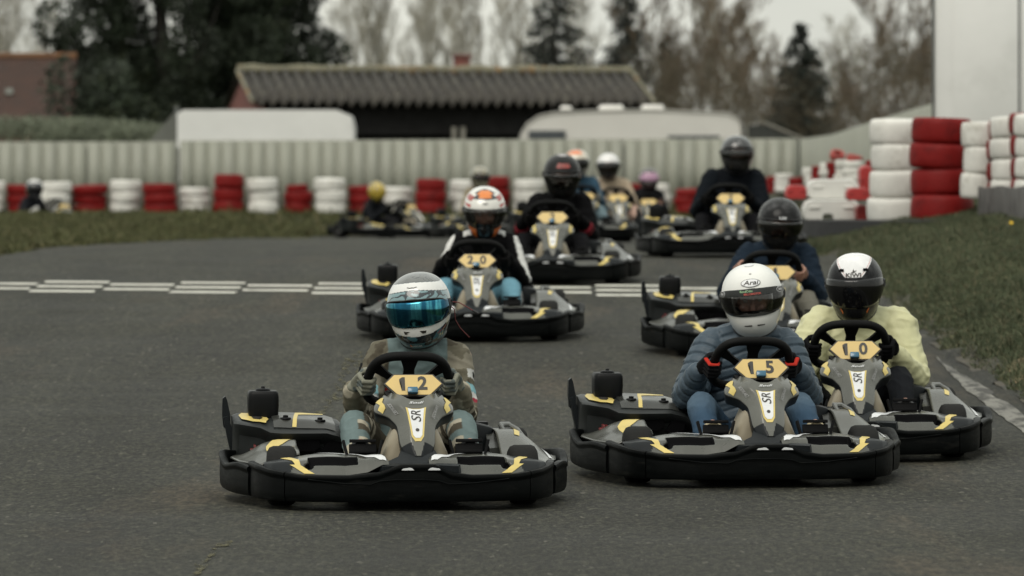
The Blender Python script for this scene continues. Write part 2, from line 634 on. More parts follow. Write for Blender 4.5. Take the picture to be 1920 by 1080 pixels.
    wrap(MB(), poly2d([(.335, .08), (.53, .06), (.86, .06), (.86, .95), (.33, .95)], .06), d2).build('cover_panel', M_panel, ec, 180)
    d3 = surf_off(cov, .006)
    wrap(MB(), poly2d([(.07, .30), (.16, .16), (.27, .20), (.30, .5), (.26, .95), (.08, .95), (.05, .7)], .05), d3).build('number_flash', M_yel, ec, 180)
    wrap(MB(), poly2d([(.17, .35), (.22, .32), (.20, .55), (.25, .52), (.21, .85), (.18, .85), (.20, .62), (.15, .66)], .05), surf_off(cov, .008)).build('flash_mark', M_ink, ec, 180)
    wrap(MB(), poly2d([(.49, .08), (.525, .08), (.56, .70), (.78, .92), (.78, .99), (.54, .90), (.525, .70)], .05), d3).build('cover_stripe', M_yel, ec, 180)
    for px_ in (.44, .735):
        c = cov(px_, .30)
        MB().lathe([(.026, 0), (.024, .006), (.012, .008), (.012, .016), (.004, .018)], 16, c=(c.x, c.y, c.z + .002)).build('cover_bolt', M_chas, ec)
    for poly in ([(-.475, .268), (-.335, .268), (-.33, .225), (-.355, .205), (-.445, .205), (-.475, .25)], [(-.30, .245), (-.255, .26), (-.225, .255), (-.24, .20), (-.31, .19), (-.325, .205)]):
        MB().prism(poly, (0, .972, 0), (1, 0, 0), (0, 0, 1), (0, .03, 0)).build('opening_black', M_slot, ec)  # solid black prisms, painted stand-ins for the dark inside open holes
    er = MB()
    for j in range(6):
        er.box((-.625 + .016 * j, .985, .218 - .006 * j), (.009, .08, .034 + .006 * (j % 2)), .002)
    er.box((-.58, .99, .21), (.13, .05, .018), .004)
    er.build('engine', M_red, k)
    # air box
    ab = MB()
    ab.loft([[Vector((-.575 + x * sc_, 1.24 + y * sc_, z)) for x, y in rrect(.070, .075, .026)] for z, sc_ in ((.345, .93), (.352, .96), (.40, 1), (.437, 1), (.452, .985), (.462, .95), (.468, .88))])
    a_ = ab.build('air_box', M_chas, k, 45)
    MB().lathe([(.005, .462), (.032, .462), (.034, .472), (.028, .478), (.010, .480), (.008, .487), (.003, .489)], 18, c=(-.575, 1.24, 0)).build('cap', M_chas, a_)
    # mud guard paddle by the rear wheel
    mg = MB()
    mg.prism([(.0, .27), (.004, .35), (-.012, .425), (-.020, .44), (-.032, .43), (-.034, .36), (-.028, .30)], (-.725, 1.28, 0), (1, 0, 0), (0, 0, 1), (0, .045, 0))
    mg.prism([(-.03, .345), (-.012, .35), (.022, .27), (.036, .185), (.004, .18), (-.012, .25)], (-.725, 1.25, 0), (1, 0, 0), (0, 0, 1), (0, .05, 0))
    mg.prism([(.045, .28), (.062, .285), (.072, .24), (.07, .17), (.04, .17)], (-.70, 1.24, 0), (1, 0, 0), (0, 0, 1), (0, .04, 0))
    mg.build('mud_guard', M_dark, k)
    # right side tank pod
    rp = MB()
    rp.box((.385, 1.05, .25), (.10, .34, .16), .018, Matrix.Rotation(.25, 3, 'Y'))
    rp.box((.50, 1.07, .235), (.17, .34, .12), .02)
    t_ = rp.build('fuel_tank', M_dark, k)
    lt = MB()
    lt.tube([(.49, .96, .305), (.50, .98, .322), (.53, 1.0, .322), (.565, .98, .302), (.59, .95, .268), (.595, .92, .245)], .011, 8)
    lt.tube([(.485, .96, .325), (.50, .94, .30), (.53, .92, .27), (.565, .90, .245)], .010, 8)
    lt.box((.515, 1.02, .322), (.05, .05, .02), .006)
    lt.build('latch', M_silver, t_)
    MB().box((.405, 1.02, .325), (.06, .06, .02), .004).build('cap', M_chas, t_)
    # right pod fairing top plate
    tpl = MB().loft([[Vector((.415 + a, y, z)) for a, z in ((0, zb), (.07, zb + .006), (.17, zb - .012), (.17, zb - .03), (0, zb - .03))] for y, zb in ((.70, .232), (.84, .262), (.86, .275), (.90, .292))])
    tp_ = tpl.build('pod_panel', M_panel, k, 30)
    # nose
    mf = lambda u, v: 1 if (abs(u) > 1.0 or (v < .17 and abs(u) > .25 + .9 * v)) else 0
    ns = MB().grid(nose, 44, 48, u=(-1.2, 1.2), mf=mf).build('nose_panel', [M_nose, M_dark], k, 60)
    def nd(off):
        f0 = surf_off(nose, off)
        def g(x, v):
            w = float(np.interp(v, _nv, _nw))
            return f0(x / w, v)
        return g
    wrap(MB(), poly2d([(-.046, .70), (-.018, .665), (.018, .665), (.046, .70), (.027, .235), (.013, .175), (-.013, .175), (-.027, .235)], .02), nd(.002)).build('panel_stripe', M_yel, ns, 180)
    ws = wrap(MB(), poly2d([(-.037, .675), (-.015, .645), (.015, .645), (.037, .675), (.020, .25), (.010, .215), (-.010, .215), (-.020, .25)], .02), nd(.0035)).build('panel_centre', M_white, ns, 180)
    h = nd(.005)
    tv = text2d('SR', .076, .25, .006)
    wrap(MB(), tv, lambda x, y: h(-y * .8, .51 + x / .41)).build('panel_lettering', M_ink, ns, 180)
    wrap(MB(), poly2d([(.0085 * math.cos(a * PI / 8), .315 + .021 * math.sin(a * PI / 8)) for a in range(16)]), h).build('panel_bolt', M_ink, ns, 180)
    wrap(MB(), text2d('Sodi', .036, .35, .008), lambda x, y: h(x, .885 + y / .34)).build('panel_script', M_white, ns, 180)
    for s in (-1, 1):
        wrap(MB(), poly2d([(s * .150, .955), (s * .166, .90), (s * .150, .82), (s * .160, .76), (s * .140, .69), (s * .128, .74), (s * .132, .80), (s * .140, .86), (s * .132, .93)], .02), nd(.003)).build('shoulder_decal', M_yel, ns, 180)
        cx, cv, dx, dy = (-.098, .69, .35, -.94) if s < 0 else (.084, .63, .27, .96)
        wrap(MB(), text2d('SODIKART', .019, .2, .006), lambda x, y: h(cx + dx * x - dy * y, cv + (dy * x + dx * y) / .41)).build('side_lettering', mat_cache('decal grey', (.3, .3, .3)), ns, 180)
    # beige tank behind the nose
    tk = MB().loft([[Vector((x, .40 + y, z)) for x, y in rrect(w, .12, .05)] for z, w in ((.075, .150), (.09, .160), (.22, .150), (.31, .112), (.345, .095), (.36, .07))])
    tk.build('petrol_tank', M_tank, k, 60)
    # pedals
    for s in (-1, 1):
        pd = MB()
        R = Matrix.Rotation(math.radians(-14), 3, 'X')
        for dx in (-.062, .062):
            pd.box((s * .235 + dx, .27, .20), (.012, .03, .20), .003, R @ Matrix.Rotation(dx * 4, 3, 'Y'))
        for z in (.292, .245, .205):
            pd.box((s * .235, .266 + (z - .2) * .22, z), (.118, .014, .014), .003, R)
        pd.box((s * .235, .272, .185), (.122, .012, .19), .004, R)
        pd.tube([(s * .17, .20, .06), (s * .17, .27, .12), (s * .235, .28, .17)], .008, 6)
        pd.build('pedal', M_ped, k)
    MB().tube([(.29, .95, .30), (.30, .80, .30), (.305, .66, .24), (.31, .55, .10)], .006, 6).build('cable', mat_cache('cable grey', (.2, .2, .19)), k)
    # seat
    se = []
    for y, z, w, th in ((.92, .07, .15, .03), (1.05, .06, .185, .035), (1.25, .065, .20, .04), (1.38, .16, .205, .04), (1.47, .34, .195, .03), (1.50, .46, .16, .02)):
        r_ = []
        for a in np.linspace(-1, 1, 13):
            r_.append(Vector((w * a * (1 + .08 * abs(a)), y - .18 * a * a * (1 if y > 1.2 else .3), z + .13 * abs(a) ** 3)))
        se.append(r_)
    st_ = MB().loft(se, closed=False, cap=False).build('seat', M_chas, k, 80)
    md = st_.modifiers.new('t', 'SOLIDIFY'); md.thickness = .014
    # steering
    MB().tube([(0, .74, .52), (0, .55, .40), (0, .28, .14)], .012, 8).build('steering_column', M_steel, k)
    sw = MB()
    N_ = 56
    U = Vector((0, -math.sin(math.radians(38)), math.cos(math.radians(38)))); C = Vector((0, .74, .52)); Nn = Vector((0, math.cos(math.radians(38)), math.sin(math.radians(38))))
    rimp = []
    for i in range(N_):
        a = 2 * PI * i / N_
        c, s_ = math.cos(a), math.sin(a)
        r = (abs(c) ** 3.6 + abs(s_) ** 3.6) ** (-1 / 3.6)
        wx = .186 * (1 - .13 * max(0, s_ * r))
        rimp.append(C + Vector((wx * c * r, 0, 0)) + U * ((.165 if s_ > 0 else .118) * s_ * r))
    sw.tube(rimp, .0215, 10, loop=True, up=Nn)
    wl = sw.build('steering_wheel', M_wheelgrip, k, 80)
    for a, w in ((90, .040), (146, .026), (34, .026), (250, .026), (290, .026)):
        d = Vector((math.cos(math.radians(a)), 0, 0)) + U * math.sin(math.radians(a))
        e = C + d * (.15 if a == 90 else .18); b = C + d * .03 - U * .03
        sp = MB()
        perp = d.cross(Nn)
        sp.loft([[p + perp * x + Nn * z for x, z in ((-ww, -.007), (ww, -.007), (ww, .007), (-ww, .007))] for p, ww in ((b, w * .75), (b.lerp(e, .6), w * .6), (e, w))])
        sp.build('spoke', M_wheelgrip, wl)
    MB().lathe([(.004, -.012), (.046, -.012), (.05, -.004), (.05, .006), (.03, .014), (.004, .014)], 24, c=C - U * .035, rot=Nn.to_track_quat('Z', 'Y').to_matrix()).build('hub', M_steel, wl)
    # number plate
    pu = Vector((0, .52, .854)); pn = Vector((0, -.854, .52)); pc = Vector((0, .425, .530))
    hexa = [(-.126, .006), (-.085, .050), (.085, .050), (.126, .006), (.072, -.050), (-.072, -.050)]
    pl = MB().prism([(x * 1.05, y * 1.1) for x, y in hexa], pc - pn * .012, (1, 0, 0), pu, pn * .012).build('number_plate', M_ink, k)
    MB().prism([(x * .99, y * .99) for x, y in hexa], pc + pn * .001, (1, 0, 0), pu, pn * .003).build('plate_face', M_plate, pl)
    MB().prism([(-.13, -.02), (.13, -.02), (.10, -.075), (-.10, -.075)], pc - pn * .05, (1, 0, 0), pu, pn * .03).build('plate_bracket', M_chas, k)
    tr = MB()
    tr.box(pc + pn * .016 + pu * -.036 + Vector((-.006, 0, 0)), (.046, .030, .026), .005, Matrix((Vector((1, 0, 0)), pu, pn)).transposed())
    tr.build('transponder', M_blue, pl)
    for o in k.children:
        if o.name.split('.')[0] in ('nose_panel', 'nose_base', 'petrol_tank', 'pedal', 'seat', 'steering_column', 'steering_wheel', 'number_plate', 'plate_bracket', 'cable'):
            o.location.x += EX
    for o in fb.children:
        if o.name.startswith('bumper_flash'): o.location.x += EX
    return k, pc, pu, pn


_mc = {}
def mat_cache(n, c, r=.5, **kw):
    if n not in _mc:
        _mc[n] = mat(n, c, r, **kw)
    return _mc[n]
# ------------------------------------------------------------------ drivers
M_skin = mat('skin', (.36, .19, .135), .5, .1, 30, bump=.05, bscale=200)
M_cloth = mat('cloth', (1, 1, 1), .85, .08, 25, bump=.25, bscale=420, vcol=True, spec=.08, rvar=.05)
M_nylon = mat('nylon', (1, 1, 1), .48, .06, 20, bump=.12, bscale=160, vcol=True, spec=.25)
M_gloss = mat('helmet lacquer', (1, 1, 1), .16, .05, 8, vcol=True, coat=.6, rvar=.05)
M_satin = mat('helmet satin', (1, 1, 1), .26, .10, 14, vcol=True, spec=.15)
M_lining = mat('helmet lining', (.012, .012, .012), .9, .2)
M_trim = mat('helmet trim', (.012, .012, .013), .5, .2)
M_eye = mat('eye', (.35, .33, .30), .2, .05)
M_sole = mat('shoe sole', (.36, .31, .20), .7, .25, 60, bump=.5, bscale=150)
V_clear = visor_mat('visor tinted', (.72, .72, .72), .02)
V_dark = visor_mat('visor smoke', (.30, .30, .30), .03)
V_vdark = mat('visor black', (.004, .004, .0045), .07, .1, spec=.45, rvar=.02)


def chrome_visor():
    m = mat('visor mirror blue', (.018, .10, .17), .10, .35, 3, metal=1., rvar=.03, stretch=(9, 2, .5), col2=(.10, .42, .52), lo=.50, hi=.62, s2=1.6)  # pale vertical streaks in the base colour are painted reflections
    return m
V_chrome = chrome_visor()

HA, HB = .146, .180


def helm_r(az, el):
    dx, dy, dz = math.sin(az) * math.cos(el), math.cos(az) * math.cos(el), math.sin(el)
    a = HA * (1 - .10 * sm(0, .9, -el)); b = HB if dy > 0 else .172
    c = .162 if dz > 0 else .20
    n = 2.25
    r = (abs(dx / a) ** n + abs(dy / b) ** n + abs(dz / c) ** n) ** (-1 / n)
    r *= 1 + .075 * math.exp(-((az / .75) ** 2 + ((el + .62) / .36) ** 2))
    r *= 1 - .03 * math.exp(-((abs(az) - 1.25) / .4) ** 2 - ((el + .35) / .3) ** 2)
    return r


def helm(az, el, off=0.):
    r = helm_r(az, el) + off
    return Vector((math.sin(az) * math.cos(el) * r, -math.cos(az) * math.cos(el) * r, math.sin(el) * r))


D2R = PI / 180
PORT = (64, 3, 17)      # half width in azimuth, centre and half height in elevation


def in_port(az, el, g=0.):
    a = az / D2R / (PORT[0] + g); e = (el / D2R - PORT[1] - 2 + 3 * abs(a)) / (PORT[2] + g)
    return abs(a) ** 5 + abs(e) ** 4 < 1


def el_bottom(az):
    return (-52 - 4 * math.cos(az)) * D2R


def make_helmet(spec, parent, hi):
    n_az, n_el = (300, 160) if hi == 2 else (110, 60) if hi == 1 else (56, 34)
    hroot = empty('helmet'); hroot.parent = parent
    mb = MB()
    def sf(u, v):
        az = -PI + 2 * PI * u
        e0 = el_bottom(az)
        return helm(az, e0 + (PI / 2 - .002 - e0) * v)
    def keep(u, v):
        az = -PI + 2 * PI * u; e0 = el_bottom(az)
        return not in_port(az, e0 + (PI / 2 - e0) * v)
    mb.grid(sf, n_az, n_el, closed_u=True, keep=keep)
    me = mb.mesh('shell')
    P = get_co(me)
    L = np.linalg.norm(P, axis=1)
    AZ = np.arctan2(P[:, 0], -P[:, 1]) / D2R; EL = np.arcsin(np.clip(P[:, 2] / L, -1, 1)) / D2R
    set_col(me, np.array([spec['paint'](a, e, p) for a, e, p in zip(AZ, EL, P)]))
    sh = link('shell', me, spec.get('hmat', M_gloss), hroot, 180)
    md = sh.modifiers.new('t', 'SOLIDIFY'); md.thickness = .006; md.offset = 1 if False else -1
    # lining
    mb = MB()
    mb.grid(lambda u, v: sf(u, v) * .93, 48, 26, closed_u=True, keep=keep)
    mb.build('lining', M_lining, hroot, 180)
    # rolled rim at the neck and round the eye port
    mb = MB()
    mb.tube([helm(a, el_bottom(a), -.004) for a in np.linspace(-PI, PI, 49)[:-1]], .008, 8, loop=True)
    mb.build('neck_trim', M_trim, hroot, 80)
    mb = MB()
    def portp(t, g=0, off=0.):
        c, s = math.cos(t), math.sin(t)
        a = (1 if c >= 0 else -1) * abs(c) ** (2 / 5); e = (1 if s >= 0 else -1) * abs(s) ** (2 / 4)
        az = a * (PORT[0] + g) * D2R; el = (e * (PORT[2] + g) + PORT[1] + 2 - 3 * abs(a)) * D2R
        return helm(az, el, off)
    if hi:
        mb.tube([portp(t, .5, .0015) for t in np.linspace(0, 2 * PI, 73)[:-1]], .0045, 6, loop=True)
        mb.build('port_trim', M_trim, hroot, 80)
    # visor
    ve = spec.get('visor_el', (-17, 25)); va = 76
    def vis(u, v):
        az = u * va * D2R
        k = abs(u) ** 4
        lo = ve[0] + 6 * k; hi_ = ve[1] - 6 * k
        el = lo + (hi_ - lo) * v
        return helm(az, el * D2R, .0045 + .003 * math.sin(PI * v))
    vm = MB().grid(vis, 48 if hi else 24, 14, u=(-1, 1)).build('visor', spec['visor'], hroot, 180)
    md = vm.modifiers.new('t', 'SOLIDIFY'); md.thickness = .002
    if hi:
        for s in (-1, 1):
            az = s * 80 * D2R; c = helm(az, .10, .004)
            n = Vector((math.sin(az), -math.cos(az), 0.0))
            MB().lathe([(.003, -.004), (.022, -.004), (.024, .003), (.017, .007), (.016, .004), (.003, .004)], 20, c=c, rot=n.to_track_quat('Z', 'Y').to_matrix()).build('visor_pivot', M_trim, hroot)
    hs = spec.get('hscale', 1.0)
    C = Vector(spec['head'])
    R = Matrix.Rotation(spec.get('yaw', 0) * D2R, 3, 'Z') @ Matrix.Rotation(spec.get('pitch', 12) * D2R, 3, 'X') @ Matrix.Rotation(spec.get('roll', 0) * D2R, 3, 'Y')
    hroot.matrix_local = Matrix.Translation(C) @ R.to_4x4() @ Matrix.Scale(hs, 4)
    return hroot, C, R, hs


def hp(az, el, off=.0015):      # degrees
    return helm(az * D2R, el * D2R, off)


def hdecal(hroot, poly, m, name='sticker', off=.002, ml=4, par=None):
    return wrap(MB(), poly2d(poly, ml), lambda x, y: hp(x, y, off)).build(name, m, par or hroot, 180)


def htext(hroot, s, az, el, size, m, name='lettering', off=.003, rot=0, sx=1, shear=0, bold=.008, par=None):
    """size in degrees of elevation"""
    t = text2d(s, size, shear, bold, sx=sx)
    c, q = math.cos(rot), math.sin(rot)
    def f(x, y):
        x, y = x * c - y * q, x * q + y * c
        return hp(az + x / max(.3, math.cos((el + y) * D2R)), el + y, off)
    return wrap(MB(), t, f).build(name, m, par or hroot, 180)


def limb(mb, pts, rad, n=14, ell=(1, 1), up=None):
    # subdivide so that the swept limb bends smoothly at the joints
    P = [Vector(p) for p in pts]; Q = []; R = []
    for i in range(len(P) - 1):
        for k in range(5):
            t = k / 5
            p0 = P[max(i - 1, 0)]; p1 = P[i]; p2 = P[i + 1]; p3 = P[min(i + 2, len(P) - 1)]
            cr = .5 * (2 * p1 + (p2 - p0) * t + (2 * p0 - 5 * p1 + 4 * p2 - p3) * t * t + (3 * p1 - p0 - 3 * p2 + p3) * t ** 3)
            Q.append(p1.lerp(p2, t).lerp(cr, .6)); R.append(rad[i] + (rad[i + 1] - rad[i]) * t)
    Q.append(P[-1]); R.append(rad[-1])
    mb.tube(Q, R, n, ell=ell, up=up, rnd=True)


def ering(c, ax, ay, w, d, n=20, p=2.3):
    out = []
    for k in range(n):
        a = 2 * PI * k / n
        ca, sa = math.cos(a), math.sin(a)
        r = (abs(ca) ** p + abs(sa) ** p) ** (-1 / p)
        out.append(Vector(c) + ax * (w * ca * r) + ay * (d * sa * r))
    return out


def pose(sp):
    lx = sp.get('lean', 0.); k = sp.get('size', 1.)
    dz = sp.get('dz', 0.)
    J = {}
    J['pel'] = Vector((0, 1.25, .17)); J['wai'] = Vector((lx * .3, 1.29, .31)); J['che'] = Vector((lx * .7, 1.25, .49 + dz * .7)); J['sho'] = Vector((lx, 1.19, .622 + dz)); J['nec'] = Vector((lx * 1.05, 1.155, .672 + dz))
    fw = sp.get('forward', 0.)
    for q, f in (('che', .5), ('sho', .9), ('nec', 1)): J[q].y -= fw * f
    sw = sp.get('shoulder', .195)
    U = Vector((0, -math.sin(math.radians(38)), math.cos(math.radians(38)))); C = Vector((0, .74, .52)); N = Vector((0, math.cos(math.radians(38)), math.sin(math.radians(38))))
    st = sp.get('steer', 0) * D2R
    for s, q in ((-1, 'l'), (1, 'r')):
        a = (PI - .02 if s < 0 else .02) + st
        rx = .180; ry = .160
        G = C + Vector((rx * math.cos(a), 0, 0)) + U * (ry * math.sin(a))
        R = (Vector((math.cos(a), 0, 0)) + U * math.sin(a)).normalized()
        T = (N.cross(R) * s).normalized()
        if T.z < 0: T = -T
        J['G' + q] = (G, R, T, N)
        J['sh' + q] = J['sho'] + Vector((s * sw, .0, -.01 + s * sp.get('tilt', 0)))
        J['wr' + q] = G + R * .050 + Vector((s * .012, .088, -.028))
        eo = sp.get('elbow', (.12, .26, .20))
        e = J['sh' + q].lerp(J['wr' + q], .5) + Vector((s * eo[0] * .6, .05, -eo[2]))
        J['el' + q] = e
        kx = sp.get('knee', .235)
        J['hi' + q] = Vector((s * .10, 1.14, .155)); J['kn' + q] = Vector((s * kx, .76, .335 + sp.get('kz', 0))); J['an' + q] = Vector((s * .235, .43, .13)); J['to' + q] = Vector((s * .243, .335, .275))
    return J


def hand_shapes(mb, J, q, s, r):
    G, R, T, N = J['G' + q]
    W = J['wr' + q]
    ln = [.92, 1.05, 1., .82]
    for i, o in enumerate((.034, .0115, -.011, -.033)):
        t = T * o
        Kn = G + R * (.041) + N * .016 + t * 1.02
        P1 = G + R * .024 * 1 - N * .031 + t * 1.05
        P2 = G - R * .013 - N * .033 * ln[i] + t
        P3 = G - R * .029 - N * .008 + t * .96
        mb.tube([Kn, P1, P2, P3], [r * 1.1, r * 1.05, r, r * .88], 8, rnd=True)
        mb.tube([W + t * .65, W.lerp(Kn, .5) + t * .25 + R * .004, Kn], [r * 1.35, r * 1.45, r * 1.15], 8, rnd=True)
    mb.tube([W + T * .022 + N * .012, G + R * .022 + N * .034 + T * .044, G - R * .006 + N * .031 + T * .056, G - R * .026 + N * .020 + T * .058], [r * 1.4, r * 1.2, r * 1.08, r * .92], 8, rnd=True)


def seg_info(P, segs):
    best = np.full(len(P), 1e9); idx = np.zeros(len(P), int); T = np.zeros(len(P))
    for i, (a, b, rad) in enumerate(segs):
        a = np.array(a); b = np.array(b); d = b - a
        t = np.clip(((P - a) @ d) / (d @ d), 0, 1)
        dist = np.linalg.norm(P - (a + t[:, None] * d), axis=1) - rad
        m = dist < best
        best[m] = dist[m]; idx[m] = i; T[m] = t[m]
    return idx, T


def torso_shape(mb, J, g, bulk=1., top=True):
    X = Vector((1, 0, 0)); Y = Vector((0, 1, 0))
    data = [(J['pel'] + Vector((0, 0, -.05)), .15, .11), (J['pel'], .175, .135), (J['wai'], .168 * bulk, .128 * bulk), (J['wai'].lerp(J['che'], .5), .180 * bulk, .132 * bulk), (J['che'], .192 * bulk, .130 * bulk), (J['che'].lerp(J['sho'], .6), .195 * bulk, .115), (J['sho'], .155, .092), (J['sho'].lerp(J['nec'], .5), .095, .075), (J['nec'], .066, .066)]
    rings = []
    for i, (c, w, d) in enumerate(data):
        rings.append(ering(c, X, Y, w + g, d + g))
    mb.loft(rings)
    limb(mb, [J['shl'] + Vector((.02, 0, .0)), J['sho'] + Vector((0, .01, .02)), J['shr'] + Vector((-.02, 0, 0))], [.062 + g, .075 + g, .062 + g])


def make_driver(sp, name_parent_loc=None):
    root = empty('person')
    hi = sp.get('hi', 1)
    J = pose(sp)
    ho = sp.get('head_off', (0, -.045, .185))
    sp['head'] = tuple(J['nec'] + Vector((ho[0], ho[1] + .01, ho[2] - .032)))
    hroot, HCn, HR, hs = make_helmet(sp, root, hi)
    vox = {2: .0075, 1: .010, 0: .014}[hi]
    # --- body: one continuous figure
    b = MB()
    torso_shape(b, J, -.012)
    for s, q in ((-1, 'l'), (1, 'r')):
        limb(b, [J['sh' + q], J['el' + q], J['wr' + q]], [.050, .040, .027])
        limb(b, [J['hi' + q], J['kn' + q], J['an' + q]], [.080, .054, .036])
        limb(b, [J['an' + q] + Vector((0, .02, -.03)), J['to' + q]], [.032, .026])
        hand_shapes(b, J, q, s, .0088)
    HM = lambda x, y, z: HCn + HR @ (Vector((x, y, z)) * hs * 1.03)
    # skull, jaw and features in the helmet's frame
    def ball(c, r, n=16, m=12):
        b.grid(lambda u, v: HM(c[0] + r[0] * math.cos(2 * PI * u) * math.sin(PI * v), c[1] + r[1] * math.sin(2 * PI * u) * math.sin(PI * v), c[2] - r[2] * math.cos(PI * v)), n, m, closed_u=True, v=(.004, .996))
    ball((0, .0, .015), (.080, .100, .108))
    ball((0, -.045, -.065), (.058, .062, .062))
    b.tube([HM(0, -.098, .012), HM(0, -.118, -.022), HM(0, -.122, -.036)], [.009 * hs, .013 * hs, .012 * hs], 8, rnd=True)
    for s in (-1, 1):
        b.tube([HM(s * .012, -.100, .026), HM(s * .035, -.099, .031), HM(s * .058, -.082, .022)], [.010, .011, .009], 8, rnd=True)
        b.tube([HM(s * .030, -.092, -.032), HM(s * .052, -.075, -.028)], [.018, .016], 8, rnd=True)
        b.tube([HM(s * .082, .01, .02), HM(s * .083, .012, -.03)], [.012, .009], 6, rnd=True)
    b.tube([HM(-.022, -.104, -.066), HM(0, -.110, -.064), HM(.022, -.104, -.066)], [.007, .009, .007], 8, rnd=True)
    limb(b, [J['nec'] + Vector((0, .01, -.04)), HM(0, .02, -.06)], [.058, .052])
    me = remesh(b, .006 if hi == 2 else vox, 2)
    body = link('body', me, M_skin, root, 180)
    if hi:
        e = MB()
        for s in (-1, 1):
            eo = MB()
            eo.grid(lambda u, v: HM(s * .032 + .011 * math.cos(2 * PI * u) * math.sin(PI * v), -.088 + .011 * math.sin(2 * PI * u) * math.sin(PI * v), .004 - .009 * math.cos(PI * v)), 12, 8, closed_u=True)
            eo.build('eye', M_eye, body, 180)
        if sp.get('beard'):
            pass
    # --- jacket
    g = sp.get('puff', .004); bulk = sp.get('bulk', 1.06)
    j = MB()
    torso_shape(j, J, g, bulk)
    ar = sp.get('arm', (.068, .060, .046))
    for s, q in ((-1, 'l'), (1, 'r')):
        fore = (J['wr' + q] - J['el' + q]).normalized()
        limb(j, [J['sh' + q] - Vector((s * .02, 0, 0)), J['el' + q], J['wr' + q] - fore * .012], [ar[0] + g, ar[1] + g, ar[2]])
    limb(j, [J['sho'] + Vector((0, 0, .01)), J['nec'] + Vector((0, -.005, .012))], [.085, .070 + sp.get('collar', 0)])
    me = remesh(j, vox, 3)
    P = get_co(me); Nn = get_no(me)
    segs = [(J['pel'], J['nec'], .12), (J['shl'], J['ell'], .06), (J['ell'], J['wrl'], .05), (J['shr'], J['elr'], .06), (J['elr'], J['wrr'], .05)]
    idx, T = seg_info(P, segs)
    # folds: ridged noise running round the limbs, strongest at the elbows and under the arms
    amp = sp.get('fold', .012)
    n1 = vnoise(P, (7, 8, 15), sp.get('seed', 1)); n2 = vnoise(P, (22, 22, 34), sp.get('seed', 1) + 4)
    w = np.ones(len(P))
    for a in ('ell', 'elr', 'shl', 'shr'):
        w += 1.0 * np.exp(-(np.linalg.norm(P - np.array(J[a]), axis=1) / .09) ** 2)
    disp = amp * w * ((1 - np.minimum(1, np.abs(n1) * 2.0)) ** 2.2 * .50 + n2 * .30 - .2)
    along = np.where(idx == 0, P[:, 2], 0)
    if sp.get('quilt'):
        arm = np.array([0, (J['ell'] - J['shl']).length, (J['wrl'] - J['ell']).length, (J['elr'] - J['shr']).length, (J['wrr'] - J['elr']).length])
        d = np.where(idx == 0, P[:, 2] + .10 * np.abs(P[:, 0] - J['che'].x) - .03 * np.sin(P[:, 0] * 9), T * arm[idx] + np.isin(idx, [2, 4]) * arm[1])
        ph = d / sp['quilt'] + .12 * n1
        qd = np.abs(np.cos(PI * ph))
        disp = disp * .8 - .010 * (1 - np.minimum(1, (1 - qd) * 9)) ** 1.0 * (qd > .88) + .004
    P += Nn * disp[:, None]
    set_co(me, P)
    set_col(me, np.array([sp['jacket'](int(i), float(t), p, J) for i, t, p in zip(idx, T, P)]))
    jk = link('jacket', me, sp.get('jmat', M_cloth), root, 180)
    # --- trousers
    t_ = MB()
    X = Vector((1, 0, 0)); Y = Vector((0, 1, 0))
    t_.loft([ering(J['pel'] + Vector((0, 0, -.08)), X, Y, .15, .11), ering(J['pel'] + Vector((0, -.02, -.02)), X, Y, .182, .145), ering(J['wai'] + Vector((0, 0, -.03)), X, Y, .168, .130)])
    lg = sp.get('leg', (.096, .072, .056))
    for s, q in ((-1, 'l'), (1, 'r')):
        limb(t_, [J['hi' + q], J['kn' + q], J['an' + q] + Vector((0, .0, .015))], list(lg))
    me = remesh(t_, vox, 3)
    P = get_co(me); Nn = get_no(me)
    segs2 = [(J['pel'], J['wai'], .14), (J['hil'], J['knl'], .08), (J['knl'], J['anl'], .06), (J['hir'], J['knr'], .08), (J['knr'], J['anr'], .06)]
    idx, T = seg_info(P, segs2)
    n1 = vnoise(P, (11, 8, 12), sp.get('seed', 1) + 9); n2 = vnoise(P, (26, 20, 26), sp.get('seed', 1) + 2)
    P += Nn * (.008 * ((1 - np.abs(n1) * 2.2) ** 3 * .6 + n2 * .3 - .25))[:, None]
    set_co(me, P)
    set_col(me, np.array([sp['trousers'](int(i), float(t), p, J) for i, t, p in zip(idx, T, P)]))
    link('trousers', me, M_cloth, root, 180)
    # --- gloves and shoes
    for s, q in ((-1, 'l'), (1, 'r')):
        if sp.get('glove'):
            gl = MB()
            hand_shapes(gl, J, q, s, .0118)
            fore = (J['wr' + q] - J['el' + q]).normalized()
            gl.tube([J['wr' + q] - fore * .04, J['wr' + q] - fore * .02, J['wr' + q] + fore * .01], [ar[2] - .012, ar[2] - .010, .030], 14, rnd=True)
            me = remesh(gl, .0034 if hi == 2 else .006 if hi == 1 else .010, 1)
            P = get_co(me)
            G, R, T_, N_ = J['G' + q]
            set_col(me, np.array([sp['glove'](p, J, q) for p in P]))
            link('glove', me, sp.get('gmat', M_cloth), root, 180)
        sh = MB()
        A, B = J['an' + q], J['to' + q]
        d = (B - A + Vector((0, .04, .03))).normalized()
        heel = A + Vector((0, -.015, -.055)); toe = B + Vector((0, -.005, .015))
        ax = Vector((1, 0, 0)); dd = (toe - heel).normalized(); nrm = ax.cross(dd).normalized()
        if nrm.y < 0: nrm = -nrm
        rings = []
        for t, w_, h_, o in ((-.02, .020, .012, .02), (.0, .032, .030, .02), (.18, .036, .040, .025), (.4, .036, .034, .018), (.62, .043, .028, .012), (.82, .045, .024, .008), (.94, .036, .018, .004), (1.0, .018, .008, .0)):
            rings.append(ering(heel.lerp(toe, t) + nrm * o, ax, nrm, w_, h_, 16, 2.6))
